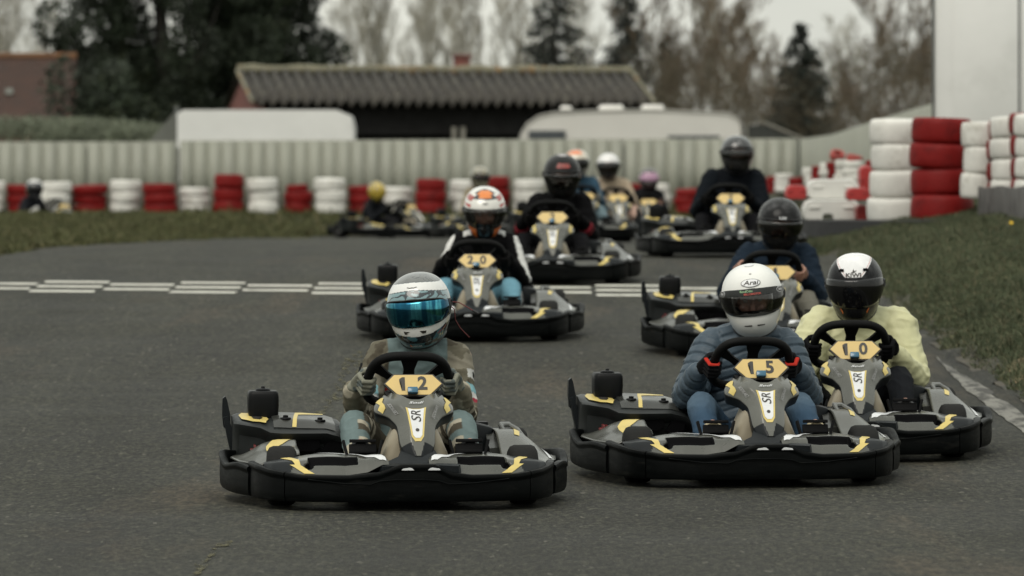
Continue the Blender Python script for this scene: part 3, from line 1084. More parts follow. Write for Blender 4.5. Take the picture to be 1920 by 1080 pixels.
        so = sh.loft(rings).build('shoe', sp.get('shoe', M_chas), root, 60)
        sl = MB()
        rings = []
        for t, w_ in ((-.03, .018), (.0, .032), (.18, .037), (.4, .036), (.62, .045), (.82, .048), (.94, .040), (1.01, .02)):
            c = heel.lerp(toe, t) - nrm * .012
            rings.append([c + ax * a * w_ + nrm * z for a, z in ((-1, -.008), (-.9, -.012), (.9, -.012), (1, -.008), (1, .010), (-1, .010))])
        sl.loft(rings).build('sole', sp.get('sole', M_chas), so, 40)
    for o in root.children:
        if o.name.startswith('helmet'): o.matrix_local = Matrix.Translation((EX, 0, 0)) @ o.matrix_local
        else: o.location.x += EX
    return root, J, hroot, HCn, HR, hs
# ------------------------------------------------------------------ ground
ZT_Y = [-5, 20, 24.8, 26.3, 28, 32, 37, 45, 51, 57, 67, 80, 95, 98.5, 103, 110]
ZT_Z = [-.03, -.01, .0, .015, .055, .16, .30, .54, .71, .735, .665, .56, .36, .36, .745, .80]


_sy = np.linspace(-5, 110, 1151)
_sz = np.interp(_sy, ZT_Y, ZT_Z)
_kk = np.hanning(25); _kk /= _kk.sum()
_sz = np.convolve(np.pad(_sz, 12, mode='edge'), _kk, 'valid')


def zt(Y):
    return float(np.interp(Y, _sy, _sz)) if Y < 110 else .80


def slope(Y):
    return (zt(Y + .7) - zt(Y - .7)) / 1.4


XR = [(-10, 3.6), (20, 3.1), (30, 2.98), (34, 2.95), (38, 2.86), (45, 2.88), (51, 2.95), (53, 2.75), (56, 2.6), (70, 2.7), (80, 6), (100, 14)]
XL = [(-10, -30), (35, -12), (45, -6.0), (52, -4.75), (70, -4.2), (85, -3.55), (91, -3.2), (94, -3.6), (94.5, -30), (99, -30)]


def xr(Y):
    return float(np.interp(Y, [a for a, _ in XR], [b for _, b in XR]))


def xl(Y):
    return float(np.interp(Y, [a for a, _ in XL], [b for _, b in XL]))


def zl(Y):
    return float(np.interp(Y, [40, 52, 70, 91, 94.5, 98.5, 103, 110], [.4, .72, .765, .825, .36, .36, .76, .82]))


def H(x, Y):
    z = zt(Y)
    if 45 < Y < 99:
        w = sm(0, 1.3, xl(Y) - x)
        z = z * (1 - w) + zl(Y) * w
    d = x - xr(Y)
    if d > 0 and Y < 80:
        z += float(np.interp(d, [0, .12, .75, 1.5, 3], [0, .07, .26, .39, .54])) * (1 - sm(62, 80, Y))
    return z


M_ground = mat('turf soil', (.040, .042, .022), .95, .35, 1.2, bump=.6, bscale=9, col2=(.08, .07, .04), lo=.55, hi=.75, s2=.7, spec=.1)


def asphalt():
    m = mat("asphalt", (.0215, .0213, .0145), .80, .10, .55, spec=.30, rvar=.08)
    t = m.node_tree; b = t.nodes['Principled BSDF']
    src = b.inputs['Base Color'].links[0].from_socket
    tc = t.nodes.new('ShaderNodeTexCoord')
    def noise_(sc_, det, stretch=None, rough=.6):
        n = t.nodes.new('ShaderNodeTexNoise'); n.inputs['Scale'].default_value = sc_; n.inputs['Detail'].default_value = det; n.inputs['Roughness'].default_value = rough
        v = tc.outputs['Object']
        if stretch:
            mp = t.nodes.new('ShaderNodeMapping'); mp.inputs['Scale'].default_value = stretch; mp.inputs['Rotation'].default_value = (0, 0, .06)
            t.links.new(v, mp.inputs['Vector']); v = mp.outputs['Vector']
        t.links.new(v, n.inputs['Vector'])
        return n.outputs['Fac']
    def rng(f, a, b_, c, d):
        r = t.nodes.new('ShaderNodeMapRange'); r.inputs['From Min'].default_value = a; r.inputs['From Max'].default_value = b_; r.inputs['To Min'].default_value = c; r.inputs['To Max'].default_value = d
        t.links.new(f, r.inputs['Value']); return r.outputs['Result']
    def mix(a, bcol, fac, mode='MIX'):
        x = t.nodes.new('ShaderNodeMix'); x.data_type = 'RGBA'; x.blend_type = mode
        t.links.new(a, x.inputs['A'])
        if isinstance(bcol, tuple): x.inputs['B'].default_value = (*bcol, 1)
        else: t.links.new(bcol, x.inputs['B'])
        if isinstance(fac, (int, float)): x.inputs['Factor'].default_value = fac
        else: t.links.new(fac, x.inputs['Factor'])
        return x.outputs['Result']
    grain = noise_(85, 3, None, .7)
    g2 = noise_(34, 3, None, .7)
    out = mix(src, rng(grain, .38, .62, .22, 1.78), 1., 'MULTIPLY')
    out = mix(out, rng(g2, .39, .61, .30, 1.70), 1., 'MULTIPLY')
    out = mix(out, rng(noise_(13, 3, None, .75), .36, .64, .74, 1.26), 1., 'MULTIPLY')
    out = mix(out, rng(noise_(.6, 5, (1.6, .16, 1)), .36, .66, .62, 1.30), 1., 'MULTIPLY')        # rolled-in rubber and wear along the lap
    out = mix(out, (.055, .042, .026), rng(noise_(.8, 5, (1.2, .18, 1)), .56, .72, 0, .75))                     # dusty patches
    out = mix(out, rng(noise_(1.0, 3, (30, 6, 1), .75), .38, .62, .48, 1.52), 1., 'MULTIPLY')             # coarse stone texture
    out = mix(out, (.095, .09, .07), rng(noise_(1.0, 2, (26, 5, 1), .5), .665, .72, 0, .75))            # pale flecks
    out = mix(out, (.12, .115, .10), rng(noise_(60, 2, (1, 1, 1), .5), .66, .74, 0, .7))          # pale chippings
    t.links.new(out, b.inputs['Base Color'])
    bp = t.nodes.new('ShaderNodeBump'); bp.inputs['Strength'].default_value = .8; bp.inputs['Distance'].default_value = .008
    t.links.new(grain, bp.inputs['Height']); t.links.new(bp.outputs['Normal'], b.inputs['Normal'])
    return m


M_asph = asphalt()
ys = list(np.arange(-8, 20, 4.)) + list(np.arange(20, 112, .8)) + [116, 125, 140, 160, 200, 260, 400, 700, 1400, 3000]
xs_ = [-1500, -500, -200, -80, -40, -25] + list(np.arange(-18, -5.9, .4)) + list(np.arange(-5.6, 2.41, .4)) + list(np.arange(2.5, 5.01, .1)) + list(np.arange(5.4, 12.1, .4)) + [14, 18, 25, 40, 80, 200, 500, 1500]
mb = MB()
W_ = len(xs_)
for y in ys:
    for x in xs_:
        mb.v.append((x, y, H(x, y)))
for j in range(len(ys) - 1):
    for i in range(W_ - 1):
        mb.f.append((j * W_ + i, j * W_ + i + 1, (j + 1) * W_ + i + 1, (j + 1) * W_ + i)); mb.m.append(0)
gd = mb.build('ground', M_ground, None, 180, fix=False); tag(gd, kind='structure')
# race track sheet
mb = MB()
yy = list(np.arange(-8, 20, 2.)) + list(np.arange(20, 98.6, .5))
NX = 64
rv = random.Random(3)
for y in yy:
    a = xl(y); b = xr(y)
    a = max(a, -30)
    for i in range(NX + 1):
        f = i / NX
        x = a + (b - a) * f
        if i == NX: x += .05 * math.sin(y * 3.1) + .04 * math.sin(y * 7.7)
        if i == 0 and y > 46: x += .08 * math.sin(y * 1.3) + .06 * math.sin(y * 3.7)
        mb.v.append((x, y, max(zt(y), H(x, y)) + .006))
for j in range(len(yy) - 1):
    for i in range(NX):
        w = NX + 1
        mb.f.append((j * w + i, j * w + i + 1, (j + 1) * w + i + 1, (j + 1) * w + i)); mb.m.append(0)
tr_ = mb.build('track', M_asph, None, 180, fix=False); tag(tr_, kind='structure')


# sheets lying on the track
def on_track(pts, name, m, maxlen=.4, off=.011, rag=0.):
    V, Fc = poly2d(pts, maxlen)
    if rag:
        V = [(x + rag * noise.noise(Vector((x * 9, y * 3, 1))), y + rag * 3 * noise.noise(Vector((x * 9, y * 3, 7)))) for x, y in V]
    mb = MB().add([(x, y, zt(y) + off) for x, y in V], Fc)
    o = mb.build(name, m, None, 180); tag(o, kind='structure')
    return o


M_line = mat('road paint', (.50, .49, .43), .7, .14, 3, bump=.1, col2=(.10, .095, .08), lo=.54, hi=.70, s2=4)
# chequered start line: five rows of alternating squares, one painted marking
mb = MB()
sq, ro = .565, .38
th0 = math.radians(-8)
o0 = Vector((X_at(0, 45) - .62 - .28, 46.85, 0))
du = Vector((math.cos(th0), math.sin(th0) * 1.0, 0)); dv = Vector((math.sin(-th0) * .0, -1, 0))
for i in range(-2, 15):
    for j in range(5):
        if (i + j) % 2: continue
        p0 = o0 + du * (sq * i) + dv * (ro * j)
        e = .02; n = 4
        g = []
        for b in range(3):
            for a in range(n + 1):
                p = p0 + du * (e + (sq - 2 * e) * a / n + .01 * rv.uniform(-1, 1)) + dv * (.035 + (ro - .07) * b / 2 + .008 * rv.uniform(-1, 1))
                g.append((p.x, p.y, zt(p.y) + .012))
        fs = [(b * (n + 1) + a, b * (n + 1) + a + 1, (b + 1) * (n + 1) + a + 1, (b + 1) * (n + 1) + a) for b in range(2) for a in range(n)]
        mb.add(g, fs)
o = mb.build('start_line', M_line, None, 180); tag(o, kind='structure')

M_kerb = mat('worn kerb concrete', (.165, .16, .14), .85, .25, 5, bump=.3, bscale=20, stretch=(1, .22, 1), col2=(.035, .033, .028), lo=.44, hi=.56, s2=9)
# worn white kerb strip beside the right-hand grass
mb = MB()
ky = np.arange(24, 36.6, .12)
for y in ky:
    w = .062 * (1 - sm(33.0, 36.8, y)) + .006
    c = np.interp(y, [24, 30.7, 34, 36, 38.4], [2.80, 2.755, 2.735, 2.72, 2.78])
    for k, a in enumerate((-1, -.5, 0, .5, 1)):
        jx = .022 * noise.noise(Vector((y * 1.3, a * 3, 0))) + .014 * noise.noise(Vector((y * 4.1, a * 5, 3))) if abs(a) == 1 else 0
        mb.v.append((c + a * w + jx, y, zt(y) + .011 + .004 * (1 - a * a)))
for j in range(len(ky) - 1):
    for i in range(4):
        mb.f.append((j * 5 + i, j * 5 + i + 1, (j + 1) * 5 + i + 1, (j + 1) * 5 + i)); mb.m.append(0)
o = mb.build('kerb', M_kerb, None, 180, fix=False); tag(o, kind='structure')
M_dirt = mat('dry dirt', (.17, .12, .065), .95, .4, 6, bump=.8, bscale=14, col2=(.08, .07, .035), lo=.5, hi=.7, s2=4)
M_moss = mat('moss crack', (.060, .054, .020), .95, .45, 9)


_t = M_moss.node_tree; _b = _t.nodes['Principled BSDF']
_tr = _t.nodes.new('ShaderNodeBsdfTransparent'); _mx = _t.nodes.new('ShaderNodeMixShader'); _n = _t.nodes.new('ShaderNodeTexNoise'); _n.inputs['Scale'].default_value = 1.; _n.inputs['Detail'].default_value = 4
_tc = _t.nodes.new('ShaderNodeTexCoord'); _mp = _t.nodes.new('ShaderNodeMapping'); _mp.inputs['Scale'].default_value = (28, 6, 1)
_mr = _t.nodes.new('ShaderNodeMapRange'); _mr.inputs['From Min'].default_value = .47; _mr.inputs['From Max'].default_value = .60; _mr.inputs['To Max'].default_value = .85
_t.links.new(_tc.outputs['Object'], _mp.inputs['Vector']); _t.links.new(_mp.outputs['Vector'], _n.inputs['Vector']); _t.links.new(_n.outputs['Fac'], _mr.inputs['Value'])
_t.links.new(_mr.outputs['Result'], _mx.inputs[0]); _t.links.new(_tr.outputs[0], _mx.inputs[1]); _t.links.new(_b.outputs[0], _mx.inputs[2]); _t.links.new(_mx.outputs[0], _t.nodes['Material Output'].inputs['Surface'])


def crack(pts, wid, name='moss', m=M_moss, seed=1):
    """ragged strip following pixels of the photo set down on the track as real ground points"""
    W = []
    for px, py in pts:
        Y = 24.
        for _ in range(60):
            Y = F * (HC - zt(Y)) / (py - HY)
        W.append(Vector((X_at(px, Y), Y, 0)))
    mb = MB(); L = []
    for i in range(len(W) - 1):
        n = max(2, int((W[i + 1] - W[i]).length / .05))
        for k in range(n):
            L.append(W[i].lerp(W[i + 1], k / n))
    for i, p in enumerate(L):
        d = (L[min(i + 1, len(L) - 1)] - L[max(i - 1, 0)]).normalized()
        n = Vector((d.y, -d.x, 0))
        k = noise.noise(Vector((i * .13, seed, 0))) + .35 * noise.noise(Vector((i * .5, seed + 5, 0)))
        w = max(.0005, wid * (.8 + 1.6 * k)); c = p + n * wid * .9 * noise.noise(Vector((i * .22, seed + 9, 0)))
        for a in (-1, 1):
            q = c + n * w * a
            mb.v.append((q.x, q.y, zt(q.y) + .0105))
    for i in range(len(L) - 1):
        mb.f.append((2 * i, 2 * i + 1, 2 * i + 3, 2 * i + 2)); mb.m.append(0)
    o = mb.build(name, m, None, 180, fix=False); tag(o, kind='structure')


crack([(365, 1085), (400, 1040), (432, 1015)], .022, seed=2)
crack([(575, 800), (610, 770), (636, 735), (645, 700), (655, 672)], .028, seed=4)
crack([(672, 655), (690, 600), (700, 560)], .04, seed=6)

# ------------------------------------------------------------------ grass
M_grass = mat('grass blades', (1, 1, 1), .75, .2, 2, vcol=True, spec=.2)


def grass(name, region, n, hgt, wid, cols, seed, keep=None, label=None):
    r = np.random.RandomState(seed)
    (x0, x1), (y0, y1) = region
    pts = []
    out = []
    while len(out) < n:
        m = 20000
        # denser close to the camera
        t = r.rand(m)
        Y = y0 + (y1 - y0) * t ** 1.35
        X = x0 + (x1 - x0) * r.rand(m)
        for a, b in zip(X, Y):
            if keep(a, b):
                out.append((a, b))
                if len(out) >= n: break
    A = np.array(out)
    Z = np.array([H(a, b) for a, b in A])
    hN = np.array([noise.noise(Vector((a * 1.1, b * .55, 3))) for a, b in A]) + .6 * np.array([noise.noise(Vector((a * 4, b * 2, 8))) for a, b in A])
    tuft = np.clip(np.array([noise.noise(Vector((a * 2.3, b * 1.1, 21))) for a, b in A]) - .22, 0, 1)
    h = hgt * (.8 + .5 * np.clip(hN + .2, -.3, 1) + 2.2 * tuft) * r.uniform(.6, 1.35, n)
    ang = r.uniform(0, 2 * PI, n); lean = r.uniform(.15, .95, n) * h
    la = r.uniform(0, 2 * PI, n)
    w = wid * r.uniform(.7, 1.4, n)
    V = np.zeros((n, 5, 3))
    c, s = np.cos(ang) * w, np.sin(ang) * w
    base = np.stack([A[:, 0], A[:, 1], Z - .01], 1)
    V[:, 0] = base + np.stack([c, s, 0 * c], 1); V[:, 1] = base - np.stack([c, s, 0 * c], 1)
    mid = base + np.stack([np.cos(la) * lean * .35, np.sin(la) * lean * .35, h * .62], 1)
    V[:, 2] = mid - .7 * np.stack([c, s, 0 * c], 1); V[:, 3] = mid + .7 * np.stack([c, s, 0 * c], 1)
    V[:, 4] = base + np.stack([np.cos(la) * lean, np.sin(la) * lean, h], 1)
    idx = np.arange(n)[:, None] * 5
    quads = (idx + np.array([[0, 1, 2, 3]])); tris = (idx + np.array([[3, 2, 4]]))
    me = bpy.data.meshes.new(name)
    me.vertices.add(n * 5); me.vertices.foreach_set('co', V.astype(np.float32).ravel())
    loops = np.concatenate([quads, tris], 1).ravel()
    me.loops.add(len(loops)); me.loops.foreach_set('vertex_index', loops.astype(np.int32))
    me.polygons.add(2 * n)
    ls = np.stack([np.arange(n) * 7, np.arange(n) * 7 + 4], 1).ravel()
    me.polygons.foreach_set('loop_start', ls.astype(np.int32))
    me.update(calc_edges=True); me.validate()
    t = np.clip(.55 + .5 * hN + r.normal(0, .2, n), 0, 1)[:, None]
    dry = (r.rand(n) < .16)[:, None]
    Cc = np.array(cols[0]) * (1 - t) + np.array(cols[1]) * t
    Cc = np.where(dry, np.array(cols[2]), Cc) * r.uniform(.75, 1.3, n)[:, None]
    set_col(me, np.repeat(Cc, 5, 0))
    o = link(name, me, M_grass, None, 0)
    tag(o, label, 'grass', kind='stuff')
    return o


GC = [(.044, .056, .030), (.080, .094, .052), (.14, .125, .075)]
def keep_r(a, b):
    e = a - xr(b)
    return e > -.01 + .08 * noise.noise(Vector((b * 1.7, 3, 0))) + .05 * noise.noise(Vector((b * 6, 1, 0))) and a < 960 / F * b + .35
grass('grass_bank', ((2.6, 6.0), (28, 58)), 190000, .050, .0038, GC, 5, keep_r, 'rough green grass bank rising to the right of the track')
GL = [(.046, .052, .022), (.080, .084, .036), (.13, .115, .06)]
def keep_l(a, b):
    return a < xl(b) - .02 + .3 * noise.noise(Vector((b * .8, 5, 0))) and a > -960 / F * b - .6
grass('grass_verge', ((-11, -2.8), (49, 94)), 90000, .055, .010, GL, 8, keep_l, 'short olive grass strip in front of the far tyre wall')
grass('grass_strip', ((-9, 5.5), (98.4, 106)), 24000, .12, .014, GL, 9, lambda a, b: True, 'worn grass at the foot of the tyre stacks by the fence')
# worn earth where the bank meets the tarmac
mb = MB()
dy_ = np.arange(26, 52, .15)
for y in dy_:
    n0 = noise.noise(Vector((y * .9, 2, 0))); n1 = noise.noise(Vector((y * 2.2, 7, 0)))
    for a in (-.06 + .07 * n1, .0, .07, .10 + .12 * n0 + .05 * n1):
        x = xr(y) + a
        mb.v.append((x, y, max(H(x, y), zt(y)) + .012))
for j in range(len(dy_) - 1):
    for i in range(3):
        mb.f.append((j * 4 + i, j * 4 + i + 1, (j + 1) * 4 + i + 1, (j + 1) * 4 + i)); mb.m.append(0)
o = mb.build('dirt', mat('verge earth', (.055, .047, .033), .95, .4, 8, bump=.8, bscale=20, col2=(.032, .031, .026), lo=.45, hi=.6, s2=3), None, 180, fix=False); tag(o, kind='structure')
# dirt patch with dry stalks at the right edge
def dirt(pts, name):
    V, Fc = poly2d(pts, .12)
    o = MB().add([(x + .05 * noise.noise(Vector((x * 6, y * 3, 0))), y + .2 * noise.noise(Vector((x * 5, y * 2, 4))), H(x, y) + .02) for x, y in V], Fc).build(name, M_dirt, None, 180)
    tag(o, kind='structure')
dirt([(2.96, 33.6), (3.02, 34.7), (3.14, 34.9), (3.2, 34.0), (3.12, 33.4)], 'dirt')
yf = MB()
for k in range(7):
    a = 2 * PI * k / 7
    yf.add([(0, 0, 0), (.014 * math.cos(a - .4), .014 * math.sin(a - .4), .005), (.019 * math.cos(a), .019 * math.sin(a), .007), (.014 * math.cos(a + .4), .014 * math.sin(a + .4), .005)], [(0, 1, 2, 3)])
yf.lathe([(.002, .0), (.007, .004), (.004, .010), (.001, .011)], 10)
st_ = MB().tube([(0, 0, -.16), (.004, 0, -.08), (0, 0, 0)], .002, 5)
M_pet = mat('dandelion', (.62, .42, .02), .6, .1); M_stem = mat('stem', (.06, .09, .03), .7, .1)
for q, (px, Y, lab) in enumerate(((1896, 47.0, 'yellow dandelion in the grass bank near the right edge'),)):
    fl = empty('dandelion', (X_at(px, Y), Y, H(X_at(px, Y), Y) + .13), (.9, 0, 0)); tag(fl, lab, 'flower')
    yf.build('flower_head', M_pet, fl); st_.build('stem', M_stem, fl)

# ------------------------------------------------------------------ fence, container, shed, caravan ...
M_fence = mat('fence sheet', (.25, .255, .212), .55, .12, .6, stretch=(6, 1, .25), col2=(.20, .21, .165), lo=.5, hi=.8, s2=1.1)
M_post = mat('fence post', (.13, .135, .115), .6, .15)


def sheet_fence(pts, name, label, pitch=.27):
    root = empty(name, (pts[0][0], pts[0][1], H(*pts[0][:2])))
    tag(root, label, 'fence')
    o = Vector(root.location)
    for i in range(len(pts) - 1):
        a = Vector((pts[i][0], pts[i][1], 0)); b = Vector((pts[i + 1][0], pts[i + 1][1], 0))
        za, zb = pts[i][2], pts[i + 1][2]; ba, bb = pts[i][3], pts[i + 1][3]
        L = (b - a).length; d = (b - a) / L; n = Vector((d.y, -d.x, 0))
        K = int(L / pitch)
        top = []; bot = []
        for k in range(K):
            for f, dep in ((0, 0), (.70, 0), (.76, .06), (.94, .06)):
                s = (k + f) / K
                p = a.lerp(b, s) - n * dep
                top.append(p + Vector((0, 0, za + (zb - za) * s)) - o); bot.append(p + Vector((0, 0, ba + (bb - ba) * s)) - o)
        mb = MB(); m = len(top)
        mb.add(bot + top, [(j, j + 1, m + j + 1, m + j) for j in range(m - 1)])
        p = mb.build('sheet_panel', M_fence, root, 20, fix=False)
        md = p.modifiers.new('t', 'SOLIDIFY'); md.thickness = .004
        # posts behind
        for s in np.arange(.1, 1, 2.4 / L):
            q = a.lerp(b, s) - n * .09
            MB().box((q.x - o.x, q.y - o.y, (ba + (bb - ba) * s + za + (zb - za) * s) / 2 - .06 - o.z), (.07, .07, za - ba - .1), .005).build('fence_post', M_post, root)
    return root


sheet_fence([(-13.5, 107, 2.06, .7), (-6.30, 107, 2.07, .7), (-6.24, 107, 2.09, .7), (5.4, 107, 2.13, .7)], 'sheet_fence', 'pale grey green corrugated metal fence running behind the far tyre wall')
sheet_fence([(X_at(px, Y), Y, Z_at(py, Y), .6) for px, py, Y in ((1500, 261, 106.9), (1560, 252, 100), (1640, 226, 91), (1760, 190, 78), (1800, 184, 72))], 'sheet_fence', 'pale corrugated metal fence running towards the white container on the right', .55)
M_box = mat('white panel', (.67, .67, .65), .4, .05, 1.5, col2=(.56, .56, .535), lo=.55, hi=.8, s2=1.2)
M_frame = mat('container frame', (.10, .105, .10), .5, .2)
ct = empty('white_container', (5.9, 64, .9)); tag(ct, 'tall white container behind the near red and white tyre stacks', 'container'); ct.rotation_euler.z = math.radians(-5.5)
cx0 = X_at(1752, 62) - 5.9 + .19
MB().box((cx0 + 1.25, 1.0, 1.75), (2.5, 6, 3.5), .03).build('body', M_box, ct)
MB().box((cx0 + .60, -2.012, 1.9), (.78, .02, 2.2), .004).build('door_panel', M_box, ct)
for dx in (-.012, .93):
    MB().box((cx0 + dx, -1.99, 1.75), (.028 if dx > 0 else .022, .08, 3.5), .004).build('corner_post', M_frame, ct)

# shed
M_roof = mat('corrugated cement', (.036, .032, .027), .85, .35, 2.2, bump=.3, bscale=20, col2=(.105, .098, .075), lo=.52, hi=.66, s2=4.5)
M_lichen = mat('lichen ridge', (.155, .145, .10), .9, .3, 4, col2=(.24, .11, .025), lo=.54, hi=.64, s2=1.6)
M_brick = mat('old brick', (.17, .062, .05), .9, .25, 6, bump=.3, bscale=25, col2=(.10, .05, .045), lo=.5, hi=.7)
M_timbershade = mat('shaded timber', (.0035, .0033, .003), .9, .3, 5)  # near black: the shade inside the shed is put into the colour
M_pale = mat('pale post', (.22, .21, .18), .8, .2)
sd = empty('shed', (X_at(445, 138), 138, .8), (0, 0, math.radians(10))); tag(sd, 'long open fronted shed with mossy corrugated roof and brick gable', 'shed')
RL = 9.75; hs = 2.9
zr_ = Z_at(136, 138) - .8; ze = Z_at(194, 135) - .8
def corr(L, n, P0, P1, amp=.10, off=0):
    a, b = [], []
    for i in range(n * 4 + 1):
        x = L * i / (n * 4)
        d = amp * math.sin(2 * PI * i / 4)
        a.append(Vector((x, P0[0], P0[1] + d))); b.append(Vector((x, P1[0], P1[1] + d)))
    m = len(a)
    return a + b, [(j, j + 1, m + j + 1, m + j) for j in range(m - 1)]
for sgn in (-1, 1):
    mb = MB(); V, Fc = corr(RL, 36, (0, zr_), (sgn * hs, ze))
    mb.add(V, Fc)
    p = mb.build('roof_slope', M_roof, sd, 60, fix=False); md = p.modifiers.new('t', 'SOLIDIFY'); md.thickness = .03
ob = []
for i in range(27):
    ob.append((RL * i / 26, 0, zr_ + .07 + .015 * math.sin(i * 2.1)))
MB().tube(ob, [.115 + .02 * math.sin(i * 1.7) for i in range(27)], 8).build('ridge_capping', M_lichen, sd)
for x in (0, RL):
    MB().tube([(x, -hs, ze + .03), (x, 0, zr_ + .05)], .05, 6).build('verge_board', M_lichen if x == 0 else M_lichen, sd)
g_ = MB().prism([(-hs + .1, 0), (hs - .1, 0), (hs - .1, ze - .12), (0, zr_ - .12), (-hs + .1, ze - .12)], (.12, 0, 0), (0, 1, 0), (0, 0, 1), (.2, 0, 0))
g_.build('gable_wall', M_brick, sd)
MB().prism([(-hs + .1, 0), (hs - .1, 0), (hs - .1, ze - .12), (0, zr_ - .12), (-hs + .1, ze - .12)], (RL - .3, 0, 0), (0, 1, 0), (0, 0, 1), (.2, 0, 0)).build('gable_wall', M_brick, sd)
MB().box((RL / 2, hs - .25, ze / 2 - .1), (RL - .7, .15, ze - .2)).build('back_wall', M_timbershade, sd)
MB().box((RL / 2, -hs + .55, ze - .36), (RL - .3, .08, .74)).build('fascia', M_timbershade, sd)
MB().box((RL / 2, -hs + 1.2, ze / 2 - .2), (RL - .7, .08, ze - .1)).build('board_partition', M_timbershade, sd)
for x in (1.6, 4.9, 5.12, 7.9):
    hp_ = 1.78 if x in (4.9, 5.12) else ze - .3
    MB().box((x, -hs + .35, hp_ / 2), (.10, .10, hp_)).build('front_post', M_pale if x in (4.9, 5.12) else M_timbershade, sd)
ch = empty('chimney'); ch.parent = sd
MB().box((5.62, .6, zr_ + .1), (.36, .36, .62), .02).build('stack', M_brick, ch)
MB().box((5.62, .6, zr_ + .43), (.44, .44, .08), .02).build('chimney_cap', M_brick, ch)

# white truck body with sloping tarpaulin
M_tarp = mat('grey tarpaulin', (.12, .125, .11), .7, .2, 2)
Yt = 118
tb = empty('box_trailer', (X_at(332, Yt), Yt, .8)); tag(tb, 'white box trailer parked behind the fence left of the shed', 'trailer')
w_ = X_at(662, Yt) - X_at(332, Yt); zt_ = Z_at(206, Yt) - .8
mb = MB().loft([[Vector((a, y, z)) for a, z in ((0, .5), (w_, .5), (w_, zt_ - .35), (w_ - .06, zt_ - .12), (w_ - .35, zt_), (.12, zt_), (0, zt_ - .08))] for y in (0, 2.2)])
mb.build('body', M_box, tb, 30)
MB().box((w_ * .5, -.01, .46), (w_, .04, .10), .01).build('chassis_rail', M_frame, tb)
for s in (.25, .75):
    MB().lathe([(.1, -.11), (.30, -.12), (.33, -.08), (.33, .08), (.30, .12), (.1, .11)], 20, c=(w_ * s, .2, .05), rot=Matrix.Rotation(PI / 2, 3, 'X')).build('tyre', M_rub, tb)
MB().loft([[Vector((-.02, y, .45)), Vector((-.02, y, zt_ - .05)), Vector((-.08, y, zt_ - .05)), Vector((-1.35, y, .45))] for y in (.3, 2.0)]).build('tarpaulin', M_tarp, tb, 20)
MB().tube([(-.02, .2, zt_ - .2), (-.02, .2, zt_ + .08)], .04, 8).build('lamp_bracket', M_frame, tb)

# caravan
Yc = 116
cv = empty('caravan', (X_at(968, Yc), Yc, .8)); tag(cv, 'cream caravan with roof vents parked behind the fence', 'caravan')
cw_ = X_at(1390, Yc) - X_at(968, Yc); ct_ = Z_at(207, Yc) - .8
prof = [(.05, .45), (cw_ - .1, .45), (cw_, .6), (cw_ - .01, ct_ - .35), (cw_ - .07, ct_ - .15), (cw_ - .28, ct_ - .04), (cw_ * .6, ct_ + .03), (cw_ * .34, ct_ + .01), (.75, ct_ - .03), (.45, ct_ - .10), (.22, ct_ - .25), (.08, ct_ - .47), (.0, ct_ - .8), (-.02, .8)]
M_cream = mat('caravan cream', (.57, .555, .52), .35, .05, 1.2, coat=.1)
b_ = MB().loft([[Vector((a * (1 - 0 * k), y, z - dz)) for a, z in prof] for y, dz, k in ((0.04, .05, 0), (0, 0.02, 0), (0, .0, 0), (2.1, 0, 0))]).build('body', M_cream, cv, 40)
M_glass = mat('window glass', (.02, .025, .03), .12, .2, spec=.6)
for x0, x1, zt1 in ((.27, .98, .46), (3.12, 4.12, .56)):
    f = MB().box(((x0 + x1) / 2, -.012, ct_ - zt1 - .225), (x1 - x0 + .06, .02, .56), .008).build('window', M_frame, cv)
    MB().box(((x0 + x1) / 2, -.026, ct_ - zt1 - .225), (x1 - x0, .012, .50), .004).build('pane', M_glass, f)
for x, w1, h1 in ((1.02, .26, .03), (1.95, .55, .07), (2.8, .50, .08)):
    MB().box((x * .78 / .78, .9, ct_ + .06), (w1, .5, h1 + .05), .03, taper=(.85, .85)).build('roof_vent', M_cream, cv)

# dark netting frame by the caravan
M_net = mat('dark netting', (.035, .038, .034), .9, .2)
nf = empty('net_shelter', (X_at(1400, 120), 120, .8)); tag(nf, 'low dark netting shelter on pale poles right of the caravan', 'shelter')
MB().loft([[Vector((0, y, 0)), Vector((0, y, Z_at(236, 120) - .8)), Vector((.35, y, Z_at(234, 120) - .8)), Vector((1.18, y, Z_at(264, 120) - .8)), Vector((1.18, y, 0))] for y in (0, 2)]).build('netting', M_net, nf, 20)
MB().tube([(0, -.03, 0), (0, -.03, Z_at(234, 120) - .78), (.36, -.03, Z_at(231, 120) - .78), (1.2, -.03, Z_at(263, 120) - .78)], .022, 6).build('pole', M_pale, nf)

